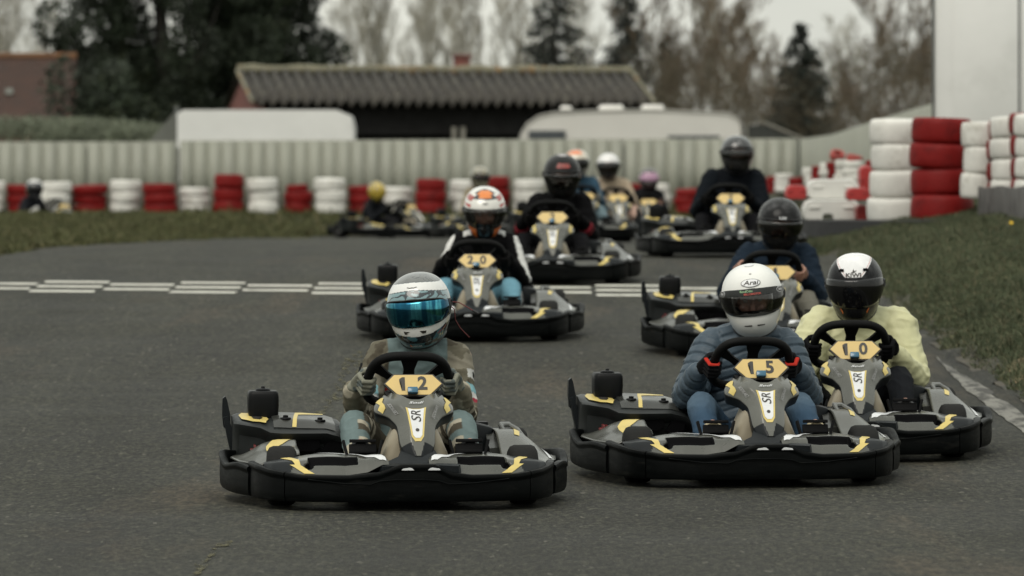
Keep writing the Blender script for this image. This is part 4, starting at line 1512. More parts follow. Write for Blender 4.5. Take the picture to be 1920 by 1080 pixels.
# brick house on the left
M_tile = mat('roof tiles', (.060, .034, .026), .9, .3, 3, bump=.4, bscale=14, col2=(.045, .032, .027), lo=.45, hi=.7, s2=1.2)
Yh = 155
hz = .8
hx1 = X_at(126, Yh)
hh = empty('house', (hx1, Yh, hz)); tag(hh, 'house with a brown tiled roof at the far left behind the hedge', 'house')
zri = Z_at(107, Yh + 3) - hz; zea = Z_at(222, Yh) - hz
MB().box((-5.2, 3.4, zea / 2), (10, 6.4, zea)).build('wall', M_brick, hh)
for sgn in (0, 1):
    y0, y1 = (-.2, 3.4) if sgn == 0 else (7.0, 3.4)
    p = MB(); V = []; Fc = []
    for i in range(31):
        t = i / 30
        z = zea + (zri - zea) * t - .02; y = y0 + (y1 - y0) * t
        V += [(-10.4, y, z), (.0 - .25 * 0, y, z), (-10.4, y, z + .03), (0, y, z + .03)]
    rows = 30
    for i in range(rows):
        Fc.append((4 * i + 2, 4 * i + 3, 4 * i + 5, 4 * i + 4)); Fc.append((4 * i, 4 * i + 1, 4 * i + 3, 4 * i + 2))
    r_ = p.add(V, Fc).build('roof', M_tile, hh, 10, fix=False)
    if sgn == 0:
        f = MB().box((X_at(10, Yh) - hx1, 1.2, zea + (zri - zea) * .40 + .05), (.20, .25, .06), .01, Matrix.Rotation(.7, 3, 'X')).build('roof_window', M_tarp, hh)
MB().tube([(-10.4, 3.4, zri + .03), (0, 3.4, zri + .03)], .10, 8).build('ridge_tiles', mat('ridge orange', (.13, .06, .025), .9, .3, 3, col2=(.1, .06, .04), lo=.5, hi=.7), hh)
MB().prism([(0, zea), (6.8, zea), (3.4, zri - .05)], (-.28, 0, 0), (0, 1, 0), (0, 0, 1), (.16, 0, 0)).build('gable_wall', M_brick, hh)

# ------------------------------------------------------------------ tyres and barriers
M_tw = mat('tyre paint white', (.60, .59, .55), .55, .12, 4, bump=.3, bscale=24, col2=(.22, .20, .14), lo=.56, hi=.80, s2=5, spec=.25)
M_tr = mat('tyre paint red', (.17, .0065, .006), .55, .30, 4, bump=.3, bscale=24, col2=(.05, .004, .004), lo=.50, hi=.74, s2=4, spec=.18)


def tyre_mesh(r, h, seed=0, mats=None, upr=False):
    q = random.Random(seed)
    hf = [(.56, .40), (.62, .47), (.76, .50), (.88, .49), (.945, .445), (.978, .36), (.992, .24), (.998, .10)]
    prof = [(r * a, -h * b) for a, b in hf] + [(r * a, h * b) for a, b in hf[::-1]] + [(r * .60, 0)]
    mb = MB().lathe(prof, 28, loop=True)
    mb.v = [tuple(Vector(p) * (1 + .018 * noise.noise(Vector((p[0] * 4 + seed, p[1] * 4, p[2] * 4))))) for p in mb.v]
    return mb


def tyre_stack(name_label, x, y, z0, radii, hts, m, group, jit=.03, seed=0):
    q = random.Random(seed)
    root = empty('tyre_stack', (x, y, z0)); tag(root, name_label, 'tyre stack', group)
    z = 0
    for k, (r, h) in enumerate(zip(radii, hts)):
        o = tyre_mesh(r, h * 1.02, seed * 7 + k).build('tyre', m, root, 60)
        o.location = (q.uniform(-jit, jit), q.uniform(-jit, jit), z + h / 2)
        o.rotation_euler = (q.uniform(-.05, .05), q.uniform(-.05, .05), q.uniform(0, 6))
        z += h
    return root


far = [(-24, 8, 338, 'w'), (10, 70, 344, 'r'), (74, 134, 342, 'w'), (136, 202, 346, 'r'), (204, 264, 338, 'w'), (268, 332, 342, 'r'), (338, 395, 352, 'w'), (401, 459, 329, 'r'), (465, 523, 334, 'w'), (530, 586, 359, 'r'), (591, 649, 335, 'w'), (653, 711, 349, 'r'), (716, 773, 352, 'w'), (779, 839, 334, 'r'), (844, 898, 338, 'w'), (903, 957, 334, 'r'), (961, 1021, 338, 'w'), (1026, 1083, 345, 'r'), (1088, 1144, 338, 'w'), (1149, 1205, 345, 'r'), (1209, 1258, 344, 'w'), (1263, 1320, 352, 'r')]
labs = {
    0: 'white tyre stack cut off by the left edge of the picture', 1: 'red tyre stack behind the small driver at the far left', 2: 'wide white tyre stack just right of the small far left driver',
    3: 'bright red tyre stack between two tall white ones near the left', 4: 'tall white tyre stack between two red ones, fifth from the left edge', 5: 'dark red tyre stack left of the low white stack below the trailer',
    6: 'lowest white tyre stack below the white trailer', 7: 'tallest red tyre stack below the white trailer', 8: 'white tyre stack just right of the tallest red one', 9: 'low red tyre stack with one small tyre on top',
    10: 'white tyre stack between the low red one and the yellow helmet', 11: 'red tyre stack directly behind the yellow helmet', 12: 'low white tyre stack just right of the yellow helmet', 13: 'tall red tyre stack between two white ones near the middle',
    14: 'white tyre stack left of the cream helmet', 15: 'red tyre stack right of the cream helmet', 16: 'white tyre stack left of the black helmet with a red patch', 17: 'red tyre stack hidden behind the black helmet with a red patch',
    18: 'white tyre stack behind the white helmet driver in beige', 19: 'red tyre stack left of the pink helmet', 20: 'white tyre stack right of the pink helmet', 21: 'red tyre stack left of the driver standing tallest in black at the back'}
for i, (a, b, t, c) in enumerate(far):
    Y = 103.2 + .25 * math.sin(i * 2.3)
    x = X_at((a + b) / 2, Y); r = (b - a) / 2 * Y / F; zb = .74
    hgt = Z_at(t, Y) - zb
    n = 3 if hgt > .45 else 2
    rr = [r * random.uniform(.95, 1.03) for _ in range(n)]; hh_ = [hgt / n * random.uniform(.94, 1.06) for _ in range(n)]
    if i == 9:
        rr.append(.20); hh_.append(.13)
    tyre_stack(labs[i], x, Y, zb, rr, hh_, M_tw if c == 'w' else M_tr, 'tyre stacks along the far fence', .025, i + 1)

# near right stacks
Yn = 53.2
k = Yn / F
zb = Z_at(416, Yn)
def stack_px(label, pxc, wid, ytop, ybot, n, m, Y, seed, flare=1.06, grp='tall tyre stacks by the right hand grass bank'):
    k = Y / F
    z0 = Z_at(ybot, Y); h = Z_at(ytop, Y) - z0
    rr = [wid / 2 * k * (flare + (1 - flare) * i / max(1, n - 1)) * random.uniform(.98, 1.02) for i in range(n)]
    return tyre_stack(label, X_at(pxc, Y), Y, z0, rr, [h / n * random.uniform(.95, 1.05) for _ in range(n)], m, grp, .018, seed)
stack_px('tall white tyre stack beside the big red stack', 1686, 108, 222, 416, 4, M_tw, 54.0, 41, 1.14)
stack_px('big dark red tyre stack above the grass bank on the right', 1765, 116, 225, 416, 4, M_tr, 53.2, 42, 1.04)
stack_px('white tyre stack just right of the big red stack', 1838, 70, 228, 372, 3, M_tw, 52.6, 43, 1.0)
for q, (pxc, top, m, Y, lab) in enumerate(((1907, 225, M_tr, 52.5, 'red tyre stack showing only a sliver right of the short white stack'), (1915, 219, M_tw, 51.8, 'white tyre stack above the plank wall between two red slivers'), (1948, 217, M_tr, 51.1, 'dark red tyre stack showing only a sliver close to the right edge'), (1958, 212, M_tw, 50.4, 'white tyre stack cut off by the right edge of the picture'))):
    stack_px(lab, pxc, 116, top, 376, 4, m, Y, 60 + q, 1.0)
# low wall of grey posts under them
M_gp = mat('grey plank', (.10, .098, .095), .85, .35, 4, stretch=(6, 6, 1), col2=(.05, .045, .042), lo=.5, hi=.65)
lw = empty('plank_wall', (X_at(1880, 51), 51, H(X_at(1880, 51), 51))); tag(lw, 'low wall of weathered grey planks under the upright tyres', 'wall')
for i in range(16):
    px = 1838 + i * 8; Y = 51.9 - i * .24
    zb_ = H(X_at(px, Y), Y) - .1; ztp = Z_at(350 + 2 * math.sin(i), Y)
    MB().box((X_at(px, Y) - lw.location.x, Y - lw.location.y, (zb_ + ztp) / 2 - lw.location.z), (.040, .05, ztp - zb_), .006).build('plank', M_gp, lw)
# black base barrier under stacks
M_belt = mat('rubber belt', (.010, .010, .011), .6, .3, 4, bump=.15, bscale=40)
bb = MB(); rg = []
for px, Y in ((1478, 56.0), (1500, 55), (1560, 54.2), (1650, 53.3), (1720, 52.4), (1790, 51.9), (1850, 52.0)):
    x = X_at(px, Y)
    zt1 = Z_at(414, Y); rg.append([Vector((x, Y, zt1 - .42)), Vector((x, Y, zt1)), Vector((x, Y + .05, zt1 + .006)), Vector((x + .02, Y + .5, zt1 + .006)), Vector((x + .02, Y + .5, zt1 - .42))])
o = bb.loft(rg).build('rubber_barrier', M_belt, None, 30); tag(o, 'low black rubber barrier under the tall tyre stacks', 'barrier')
# plastic barrier blocks
M_pw = mat('barrier plastic white', (.58, .575, .54), .45, .08, 3, col2=(.35, .33, .28), lo=.6, hi=.8); M_pr = mat('barrier plastic red', (.33, .022, .02), .45, .2, 3)


def block(label, x0, x1, y0, y1, Y, m, arch=False, dep=.42, grp='plastic barrier blocks beside the track'):
    k = Y / F
    w = (x1 - x0) * k; h = (y1 - y0) * k
    root = empty('barrier_block', (X_at((x0 + x1) / 2, Y), Y, Z_at(y1, Y))); tag(root, label, 'barrier', grp)
    r = min(w, h) * .40
    pts = []
    if arch:
        pts = [(-w / 2, r * .4), (-w / 2 + r * .3, 0), (-w * .17, 0), (-w * .16, h * .24), (-w * .12, h * .30), (-w * .02, h * .30), (w * .02, h * .24), (w * .03, 0), (w / 2 - r * .3, 0), (w / 2, r * .4)]
    else:
        pts = [(-w / 2, r * .5), (-w / 2 + r * .5, 0), (w / 2 - r * .5, 0), (w / 2, r * .5)]
    pts += [(w / 2, h - r), (w / 2 - r * .35, h - r * .3), (w / 2 - r, h), (-w / 2 + r, h), (-w / 2 + r * .35, h - r * .3), (-w / 2, h - r)]
    rings = []
    for y, sc_ in ((0, .90), (.05, 1), (dep - .05, 1), (dep, .92)):
        rings.append([Vector((a * (1 - (1 - sc_) * .4), y, h / 2 + (b - h / 2) * sc_)) for a, b in pts])
    MB().loft(rings).build('body', m, root, 40)
    for sx in (-.3, .3):
        MB().box((sx * w, -.004, h * .62), (w * .20, .02, h * .16), .01).build('grip_recess', m, root)
    return root
block('white barrier block with a drain arch, lowest of the pile', 1506, 1613, 374, 413, 54.9, M_pw, True)
block('upper white barrier block right of the black jacket driver', 1514, 1612, 336, 374, 55.1, M_pw)
block('red barrier block left of the upper white block', 1474, 1514, 347, 374, 55.3, M_pr)
block('small dark red barrier block wedged beside the white stack', 1588, 1630, 352, 376, 54.3, M_pr)
block('red barrier block at the foot of the white stack', 1606, 1628, 384, 414, 54.6, M_pr)
block('narrow tall red barrier behind the white stack', 1612, 1636, 310, 376, 55.8, M_pr)
# smaller far stacks between
for q, (px, w, t, b, c, Y, lab) in enumerate(((1632, 24, 302, 345, 'r', 58, 'narrow red tyre stack just behind the tall white stack'), (1600, 38, 302, 340, 'w', 62, 'white tyre stack in the receding row, nearest of the small ones'), (1578, 26, 300, 342, 'w', 66, 'small white tyre stack under the red tilted tyre'), (1562, 22, 304, 342, 'r', 69, 'small dark red tyre stack in the receding row'), (1546, 20, 306, 342, 'w', 72, 'small white tyre stack between two small red ones'), (1531, 20, 312, 345, 'r', 75, 'small red tyre stack further along the receding row'), (1517, 22, 316, 347, 'w', 78, 'small white tyre stack at the far end of the receding row'), (1470, 34, 326, 360, 'w', 92, 'small white tyre heap right of the black jacket driver'), (1492, 28, 333, 362, 'r', 90, 'small red tyre heap beside the white heap at the bend'), (1450, 26, 330, 362, 'r', 94, 'small pinkish red tyre stack behind the black jacket driver'), (1352, 54, 345, 396, 'w', 102.5, 'white tyre stack behind the left arm of the black jacket driver'))):
    stack_px(lab, px, w, t, b, 3 if b - t > 32 else 2, M_tw if c == 'w' else M_tr, Y, 80 + q, 1.0, 'small tyre stacks in the receding row')
M_trl = mat('tyre paint bright red', (.30, .045, .035), .5, .2, 4)
for q, (px, py, Y, lab, rx) in enumerate(((1570, 292, 70, 'bright red tyre tilted on top of the receding row', .9), (1602, 298, 66, 'bright red tyre lying flat on the receding row', .2))):
    root = empty('loose_tyre', (X_at(px, Y), Y, Z_at(py, Y)), (rx * .6, .2, 0)); tag(root, lab, 'tyre')
    tyre_mesh(.095, .09, 90 + q).build('carcass', M_trl, root, 60)

# ------------------------------------------------------------------ trees
M_bark = mat('grey bark', (.15, .14, .115), .9, .3, 4, bump=.3, bscale=20)
M_barkd = mat('dark bark', (.022, .020, .016), .9, .3, 4)
M_twig = mat('bare twigs grey', (.30, .285, .235), .9, .35, .6)
M_twigb = mat('bare twigs brown', (.125, .096, .064), .9, .35, .6)
M_leafd = mat('evergreen leaf', (.011, .019, .007), .75, .5, .7, col2=(.030, .038, .011), lo=.55, hi=.7, s2=.8)
M_need = mat('conifer needles', (.009, .014, .009), .8, .4, .8)
M_hedge = mat('hedge leaf', (.16, .18, .125), .8, .35, 1.5)


def bare_tree(seed, Ht, spread=.5, up=.55, levels=5, first=.22, trunk_r=.16, twig=.014):
    q = random.Random(seed)
    trunk = MB(); crown = MB()
    def branch(p, d, L, r, lev):
        n = 4 if lev < 2 else 3
        pts = [p]; dd = d.copy()
        for i in range(n):
            dd = (dd + Vector((q.gauss(0, .13), q.gauss(0, .13), q.gauss(.03, .08) + up * .12))).normalized()
            pts.append(pts[-1] + dd * L / n)
        rs = [r * (1 - .55 * i / n) for i in range(n + 1)]
        (trunk if lev < 2 else crown).tube(pts, rs, 6 if lev < 2 else 3, cap=False)
        if lev >= levels: return
        kids_ = (10, 6, 5, 4, 4, 3)[lev]
        for c in range(kids_):
            t = (first if lev == 0 else .22) + (1 - (first if lev == 0 else .22)) * (c + q.random()) / kids_
            i = min(n - 1, int(t * n)); f = t * n - i
            b = pts[i].lerp(pts[i + 1], f)
            a = q.uniform(0, 2 * PI)
            nd = (dd * .55 + Vector((math.cos(a), math.sin(a), 0)) * spread * q.uniform(.7, 1.3) + Vector((0, 0, up * q.uniform(.4, 1.2)))).normalized()
            branch(b, nd, L * q.uniform(.42, .62) * (1.15 - .45 * t), max(twig, r * .48 * (1 - .4 * t)), lev + 1)
    branch(Vector((0, 0, 0)), Vector((0, 0, 1)), Ht * .72, trunk_r, 0)
    return trunk.mesh('trunk'), crown.mesh('crown')


def put_tree(name, meshes, mats_, x, y, s, rz, label, grp, cat='tree', zsc=1.):
    root = empty(name, (x, y, .7), (0, 0, rz)); tag(root, label, cat, grp)
    for nm, me, m in zip(('trunk', 'crown'), meshes, mats_):
        if not me.materials: me.materials.append(m)
        o = bpy.data.objects.new(nm, me); COL.objects.link(o); o.parent = root
    root.scale = (s, s, s * zsc)
    return root


def leaf_crown(seed, blobs, nleaf, ls, flat=1.):
    """leaf-sized quads spread through lumpy clumps"""
    r = np.random.RandomState(seed)
    V = []; 
    for (cx, cy, cz, rad) in blobs:
        n = int(nleaf * (rad / .8) ** 2)
        d = r.normal(0, 1, (n, 3)); d /= np.linalg.norm(d, axis=1)[:, None]
        rr = rad * r.uniform(.45, 1.08, n) ** .6
        c = np.array([cx, cy, cz]) + d * rr[:, None] * np.array([1, 1, flat])
        a = r.normal(0, 1, (n, 3)); a /= np.linalg.norm(a, axis=1)[:, None]
        b = np.cross(a, r.normal(0, 1, (n, 3))); b /= np.linalg.norm(b, axis=1)[:, None]
        s = ls * r.uniform(.6, 1.4, n)[:, None]
        V.append(np.stack([c - a * s, c - b * s * .55, c + a * s, c + b * s * .55], 1))
    V = np.concatenate(V); n = len(V)
    me = bpy.data.meshes.new('crown')
    me.from_pydata(V.reshape(-1, 3).tolist(), [], (np.arange(n)[:, None] * 4 + np.array([[0, 1, 2, 3]])).tolist())
    return me


def trunk_mesh(pts, rad, limbs=()):
    mb = MB().tube(pts, rad, 8)
    for l, r in limbs: mb.tube(l, r, 6)
    return mb.mesh('trunk')


# big dark evergreen on the left
def big_crown(seed, w, h, z0, nb, gap=.0):
    q = random.Random(seed); bl = []
    for _ in range(nb):
        a = q.uniform(0, 2 * PI); t = q.random()
        rad = w * math.sqrt(q.random()) * (math.sin(PI * (.12 + .80 * t)) ** .7)
        bl.append((rad * math.cos(a), rad * math.sin(a) * .6, z0 + h * t, q.uniform(.45, 1.05)))
    return bl
Yb = 172
for q, (px, w, h, z0, nb, lab) in enumerate(((305, 3.3, 9.5, 1.0, 120, 'broad dark evergreen tree left of the shed, left half of the pair'), (490, 2.7, 9.0, 1.2, 105, 'dark evergreen tree right behind the shed gable, right half of the pair'))):
    cm = leaf_crown(20 + q, big_crown(33 + q, w, h, z0, nb), 950, .072)
    tm = trunk_mesh([(0, 0, 0), (.1, 0, 3), (-.1, .1, 6), (0, 0, 9)], [.35, .28, .18, .06], [([(0, 0, 2.5), (1.2, .2, 4.5), (1.9, .2, 6.5)], [.14, .09, .03]), ([(0, 0, 3), (-1.2, .1, 4.8), (-2.2, .1, 6.4)], [.14, .09, .03])])
    put_tree('evergreen_tree', (tm, cm), (M_barkd, M_leafd), X_at(px, Yb), Yb + q * 3, 1, q, lab, 'dark evergreen trees')
cm = leaf_crown(27, big_crown(37, 1.5, 3.0, .6, 34), 170, .09)
put_tree('evergreen_shrub', (trunk_mesh([(0, 0, 0), (0, 0, 2.5)], [.12, .04]), cm), (M_bark, M_leafd), X_at(620, 175), 178, 1, 0, 'dark evergreen bush rising behind the shed roof left of its middle', 'dark evergreen trees', 'shrub')
cm = leaf_crown(28, big_crown(38, 1.9, 3.2, .2, 46), 170, .09)
put_tree('evergreen_shrub', (trunk_mesh([(0, 0, 0), (0, 0, 2.5)], [.12, .04]), cm), (M_bark, M_leafd), X_at(160, 150), 151, 1, 0, 'dark olive bush between the house and the evergreen pair', 'dark evergreen trees', 'shrub')


def conifer(seed, h, w, n=26, dens=1.):
    q = random.Random(seed); r = np.random.RandomState(seed)
    V = []; T = MB().tube([(0, 0, 0), (0, 0, h)], [h * .022, .01], 7, cap=False)
    for i in range(n):
        t = .08 + .92 * i / n
        z = h * t
        L = w * (1 - t) ** .85 * q.uniform(.75, 1.2) + .08
        for k in range(max(3, int(7 * (1 - t) + 3))):
            a = q.uniform(0, 2 * PI)
            e = Vector((math.cos(a) * L, math.sin(a) * L, z - L * .28 + .1 * q.random()))
            s0 = Vector((0, 0, z))
            T.tube([s0, s0.lerp(e, .5) + Vector((0, 0, .06)), e], [.02, .014, .005], 3, cap=False)
            m = int(46 * dens * (L + .25))
            f = r.rand(m) ** .7
            c = np.array(s0)[None] + (np.array(e) - np.array(s0))[None] * f[:, None] + r.normal(0, .07 + .05 * L, (m, 3)) * np.array([1, 1, .7])
            a_ = r.normal(0, 1, (m, 3)); a_ /= np.linalg.norm(a_, axis=1)[:, None]
            b_ = np.cross(a_, r.normal(0, 1, (m, 3))); b_ /= np.linalg.norm(b_, axis=1)[:, None]
            s = .085 * r.uniform(.5, 1.5, m)[:, None]
            V.append(np.stack([c - a_ * s, c - b_ * s * .4, c + a_ * s, c + b_ * s * .4], 1))
    V = np.concatenate(V); n_ = len(V)
    me = bpy.data.meshes.new('crown')
    me.from_pydata(V.reshape(-1, 3).tolist(), [], (np.arange(n_)[:, None] * 4 + np.array([[0, 1, 2, 3]])).tolist())
    return T.mesh('trunk'), me


for q, (px, Y, ytop, w, lab, dens) in enumerate(((1040, 190, -70, 2.5, 'dark loose conifer behind the middle of the shed roof', 1.1), (1172, 195, -60, 1.6, 'narrow dark conifer behind the right end of the shed roof', 1.2), (1505, 178, 42, 1.8, 'pointed dark spruce standing alone right of the caravan', 1.6), (1250, 200, 60, 1.0, 'small dark conifer half hidden among brown bare trees', .9))):
    h = Z_at(ytop, Y) - .7
    tm, cm = conifer(50 + q, h, w, 30, dens)
    put_tree('conifer', (tm, cm), (M_bark, M_need), X_at(px, Y), Y, 1, q, lab, 'dark conifers behind the paddock')

bt = [bare_tree(101 + i, 9.5, .52, .75, 5, .14, .07, .0075) for i in range(3)]
bb_ = [bare_tree(201 + i, 7.0, .62, .45, 5, .10, .075, .009) for i in range(3)]
def bare_label(px, brown, i):
    return None
rows = [  # px, Y, scale, kind, label
    (30, 215, .92, 0, 'bare grey tree standing behind the house roof at the far left'),
    (95, 232, .85, 1, 'thin bare tree between the house and the dark evergreens'),
    (-30, 222, 1.0, 2, 'bare grey tree cut by the left edge of the picture'),
    (655, 240, 1.0, 1, 'bare pale tree just right of the dark evergreen pair'),
    (715, 228, 1.05, 2, 'upright bare tree above the left part of the shed ridge'),
    (775, 246, 1.1, 0, 'slender bare tree left of the shed chimney'),
    (835, 232, .95, 1, 'bare tree directly left of the brick chimney'),
    (905, 244, 1.1, 2, 'bare tree standing behind the brick chimney'),
    (960, 230, 1.0, 0, 'bare tree between the chimney and the loose conifer'),
    (1100, 250, 1.1, 1, 'bare pale tree between the two tall conifers'),
    (1350, 262, 1.0, 2, 'pale bare tree right of the brown thicket'),
    (1410, 246, .85, 0, 'pale bare tree left of the pointed spruce'),
    (1585, 250, .8, 1, 'thin pale bare tree right of the pointed spruce')]
for i, (px, Y, s, kd, lab) in enumerate(rows):
    put_tree('bare_tree', bt[kd], (M_bark, M_twig), X_at(px, Y), Y, s, i * 1.7, lab, 'bare grey trees')
rowb = [(1228, 196, 1.12, 0, 'brown bare tree right behind the shed end'), (1300, 206, 1.25, 1, 'tall brown bare tree above the caravan'), (1360, 212, 1.05, 2, 'brown twiggy tree above the right end of the caravan'), (1430, 200, .72, 0, 'low brown bare tree left of the pointed spruce'), (1570, 190, .62, 1, 'low brown thicket tree right of the pointed spruce'), (1625, 196, .85, 2, 'brown bare tree above the receding row of tyres'), (1690, 188, 1.15, 0, 'tall brown bare tree left of the white container'), (1745, 196, 1.2, 1, 'brown bare tree partly hidden by the white container'), (1655, 178, .55, 2, 'low brown bush in front of the fence by the container'), (1455, 186, .60, 1, 'short brown thicket tree just left of the pointed spruce foot'), (1545, 198, .72, 2, 'mid height brown tree just behind the right side of the pointed spruce')]
for i, (px, Y, s, kd, lab) in enumerate(rowb):
    put_tree('brown_tree', bb_[kd], (M_bark, M_twigb), X_at(px, Y), Y, s, i * 2.1 + .5, lab, 'brown bare trees')
# brown undergrowth at the foot of the trees
q_ = random.Random(77); bl = []
for _ in range(400):
    px = q_.uniform(1190, 1760); Y = q_.uniform(168, 190)
    top = np.interp(px, [1190, 1260, 1420, 1560, 1640, 1760], [95, 85, 130, 115, 85, 55]) + q_.uniform(-25, 60)
    z = q_.uniform(.6, max(.8, Z_at(top, Y)))
    bl.append((X_at(px, Y), Y, z, q_.uniform(.35, .75)))
cm = leaf_crown(91, bl, 420, .030)
M_under = mat('undergrowth', (.068, .054, .033), .9, .45, .9, col2=(.040, .045, .022), lo=.5, hi=.7, s2=.6)
cm.materials.append(M_under)
o = bpy.data.objects.new('undergrowth', cm); COL.objects.link(o); tag(o, 'dense brown undergrowth below the bare trees on the right', 'undergrowth', kind='stuff')
# clipped hedge on the left
hb = []
Yg = 124
for i in range(46):
    px = -60 + 8 * i
    zt2 = Z_at(219 + max(0, px - 180) * .10, Yg) - .2
    for j in range(6):
        hb.append((X_at(px, Yg) + random.uniform(-.05, .05), Yg + random.uniform(-.2, .3), .95 + (zt2 - .95) * j / 5 + random.uniform(-.04, .03), random.uniform(.21, .27)))
    hb.append((X_at(px, Yg), Yg + .7, zt2 - .05, .26))
cm = leaf_crown(92, hb, 900, .03); cm.materials.append(M_hedge)
hd = empty('hedge', (0, 0, 0)); tag(hd, 'clipped grey green hedge in front of the brown roofed house', 'hedge')
o = bpy.data.objects.new('foliage', cm); COL.objects.link(o); o.parent = hd
mb = MB()
for i in range(9):
    x = X_at(-40 + 40 * i, Yg); mb.tube([(x, Yg + .3, .6), (x + .05, Yg + .3, 1.3)], [.04, .02], 6)
mb.build('stems', M_bark, hd)
# ------------------------------------------------------------------ karts and drivers
kart0, PC, PU, PN = make_kart()
TREE = child_map(kart0)
plain = lambda c: (lambda i, t, p, J: c)


def place(o, px, Y, yaw, roll=0.):
    x = X_at(px, Y)
    o.location = (x, Y, zt(Y) + .006)
    o.rotation_euler = (math.atan(slope(Y + .9)), roll * D2R, yaw * D2R)


def kart(px, Y, yaw, label, num=None, first=[True]):
    if first[0]:
        k = kart0; first[0] = False
    else:
        k = copy_tree(kart0, None, TREE)
    place(k, px, Y, yaw)
    tag(k, label, 'kart', 'racing karts on the track')
    if num:
        plate = [c for c in k.children if c.name.startswith('number_plate')][0]
        xs = {1: [0], 2: [-.046, .040]}[len(num)]
        for ch, xo in zip(num, xs):
            V, Fc = text2d(ch, .090, 0, .034, sx=.95) if ch != '1' else poly2d([(-.007, -.0335), (.008, -.0335), (.008, .0335), (-.004, .0335), (-.017, .024), (-.017, .012), (-.007, .018)])
            MB().add([PC + PN * .0056 + Vector((x + xo, 0, 0)) + PU * (y + .004) for x, y in V], Fc).build('digit', M_ink, plate, 180)
    return k


def driver(px, Y, yaw, label, sp):
    r = make_driver(sp)
    place(r[0], px, Y, yaw)
    tag(r[0], label, 'person', 'kart drivers')
    return r


# ---------------------------------------------------------------- 12
OL = (.118, .108, .080); TE = (.125, .168, .168); CR = (.36, .33, .26); DK = (.022, .022, .020); OL2 = (.070, .061, .045)


def camo(p):
    n = noise.noise(Vector(p) * 11) + .4 * noise.noise(Vector(p) * 27)
    return CR2 if n > .24 else OL2 if n < -.26 else OL


CR2 = (.20, .185, .145)


def j12(i, t, p, J):
    if i == 0:
        if abs(p[0] - J['che'].x) < .15 and p[1] < 1.3:
            if .40 < p[2] < .46 and .03 < p[0] < .12: return (.55, .56, .56) if (p[0] * 45) % 1 > .35 else TE
            if .47 < p[2] < .50 and -.11 < p[0] < -.03: return (.35, .03, .03)
            if .40 < p[2] < .45 and -.11 < p[0] < -.04: return (.5, .5, .5)
            return TE
        return camo(p)
    if i in (1, 3):
        q = p[2] - J['sh' + ('l' if i == 1 else 'r')].z
        front = p[1] < J['shr'].y + .03
        s = 1 if i == 3 else -1
        e = (Vector(p) - J['sh' + ('l' if i == 1 else 'r')])
        if front and .28 < t < .42 and s * e.x > .02: return (.52, .52, .50) if not (.31 < t < .39 and s * e.x > .045) else DK
        if front and .52 < t < .66 and s * e.x > .0: return (.20, .38, .42)
        if front and .66 <= t < .74 and s * e.x > .0: return (.60, .60, .58)
        if front and .74 <= t < .80 and s * e.x > .0: return (.30, .04, .06)
        return camo(p) if t < .9 else OL2
    if noise.noise(Vector(p) * 13) > .28: return CR if t > .3 else OL2
    if t < .12: return DK
    if t < .24: return CR
    if t < .40: return OL2
    if t < .50: return CR
    if t < .62: return OL
    return (.17, .155, .115)


def t12(i, t, p, J):
    if i in (2, 4):
        if t < .18: return TE
        return (OL2, CR, OL2, TE, CR, OL2)[int(t * 8) % 6] if (p[0] * (1 if i == 4 else -1)) < .235 else (TE if t < .6 else CR)
    if i in (1, 3):
        if t > .72: return TE if (p[0] * (1 if i == 3 else -1)) > .20 else ((OL2, CR)[int(t * 14) % 2])
        return OL2
    return OL2


def g12(p, J, q):
    return (.205, .205, .165) if noise.noise(Vector(p) * 28) > -.15 else (.10, .115, .11)


def paint12(a, e, p):
    aa = abs(a)
    if e > 54 - aa * .06:
        n = noise.noise(Vector(p) * 16) + .5 * noise.noise(Vector(p) * 40)
        return (.10, .105, .10) if abs(n) > .07 else (.045, .05, .05)
    if e > 37 - aa * .10: return (.62, .62, .60) if e < 53 - aa * .06 and e > 38.5 - aa * .10 else (.03, .05, .055)
    if e > 15 - aa * .02 and aa < 100:
        n = noise.noise(Vector((p[0] * 17, p[1] * 17, p[2] * 26)) + Vector((.4 * math.sin(p[2] * 60), 0, 0)))
        return (.16, .26, .28) if abs(n) > .10 else (.014, .022, .028)
    if aa > 78 and e > -8:
        return (.62, .63, .62) if (120 > aa > 92 and 2 < e) else (.018, .03, .036)
    if e > -17: return (.02, .035, .04)
    if -30 + aa * .06 < e < -17.5 + aa * .12 and aa < 88: return (.60, .60, .57)
    if e > -33 + aa * .05 and aa > 70: return (.5, .52, .5)
    n = noise.noise(Vector((p[0] * 22, p[1] * 22, p[2] * 30)))
    if e < -41: return (.06, .14, .16) if n > -.05 else (.012, .02, .024)
    return (.012, .017, .02) if n > -.12 else (.05, .12, .14)


kart(768, 24.8, 5.5, 'black and grey racing kart with plate 12, nearest on the left', '12')
r12 = driver(768, 24.8, 5.5, 'person in teal and olive race suit with blue mirrored visor driving kart 12',
             dict(hi=2, lean=.085, elbow=(.03, .26, .20), jacket=j12, trousers=t12, glove=g12, paint=paint12, visor=V_chrome, visor_el=(-17, 19), yaw=-14, pitch=10, roll=-5, seed=3, shoe=M_chas, bulk=1.03, dz=.012, hscale=.99, head_off=(-.008, -.045, .198)))
hr = r12[2]
for s in (-1, 1):
    hdecal(hr, [(s * 12 - 5, -22), (s * 12 + 5 , -22.5), (s * 12 + 4 * s, -26), (s * 12 - 1 * s, -26)], M_ink, 'chin_vent')
htext(hr, 'NASCAR', -2, -45.5, 3.6, M_white, bold=.02)
hdecal(hr, [(-14, -43.5), (-10, -43.5), (-10, -47.5), (-14, -47.5)], mat_cache('sticker orange', (.5, .12, .02)), 'sticker')
htext(hr, 'HERRY.COM', 52, -31, 4.6, mat_cache('sticker red', (.25, .03, .04)), bold=.02, rot=.10)
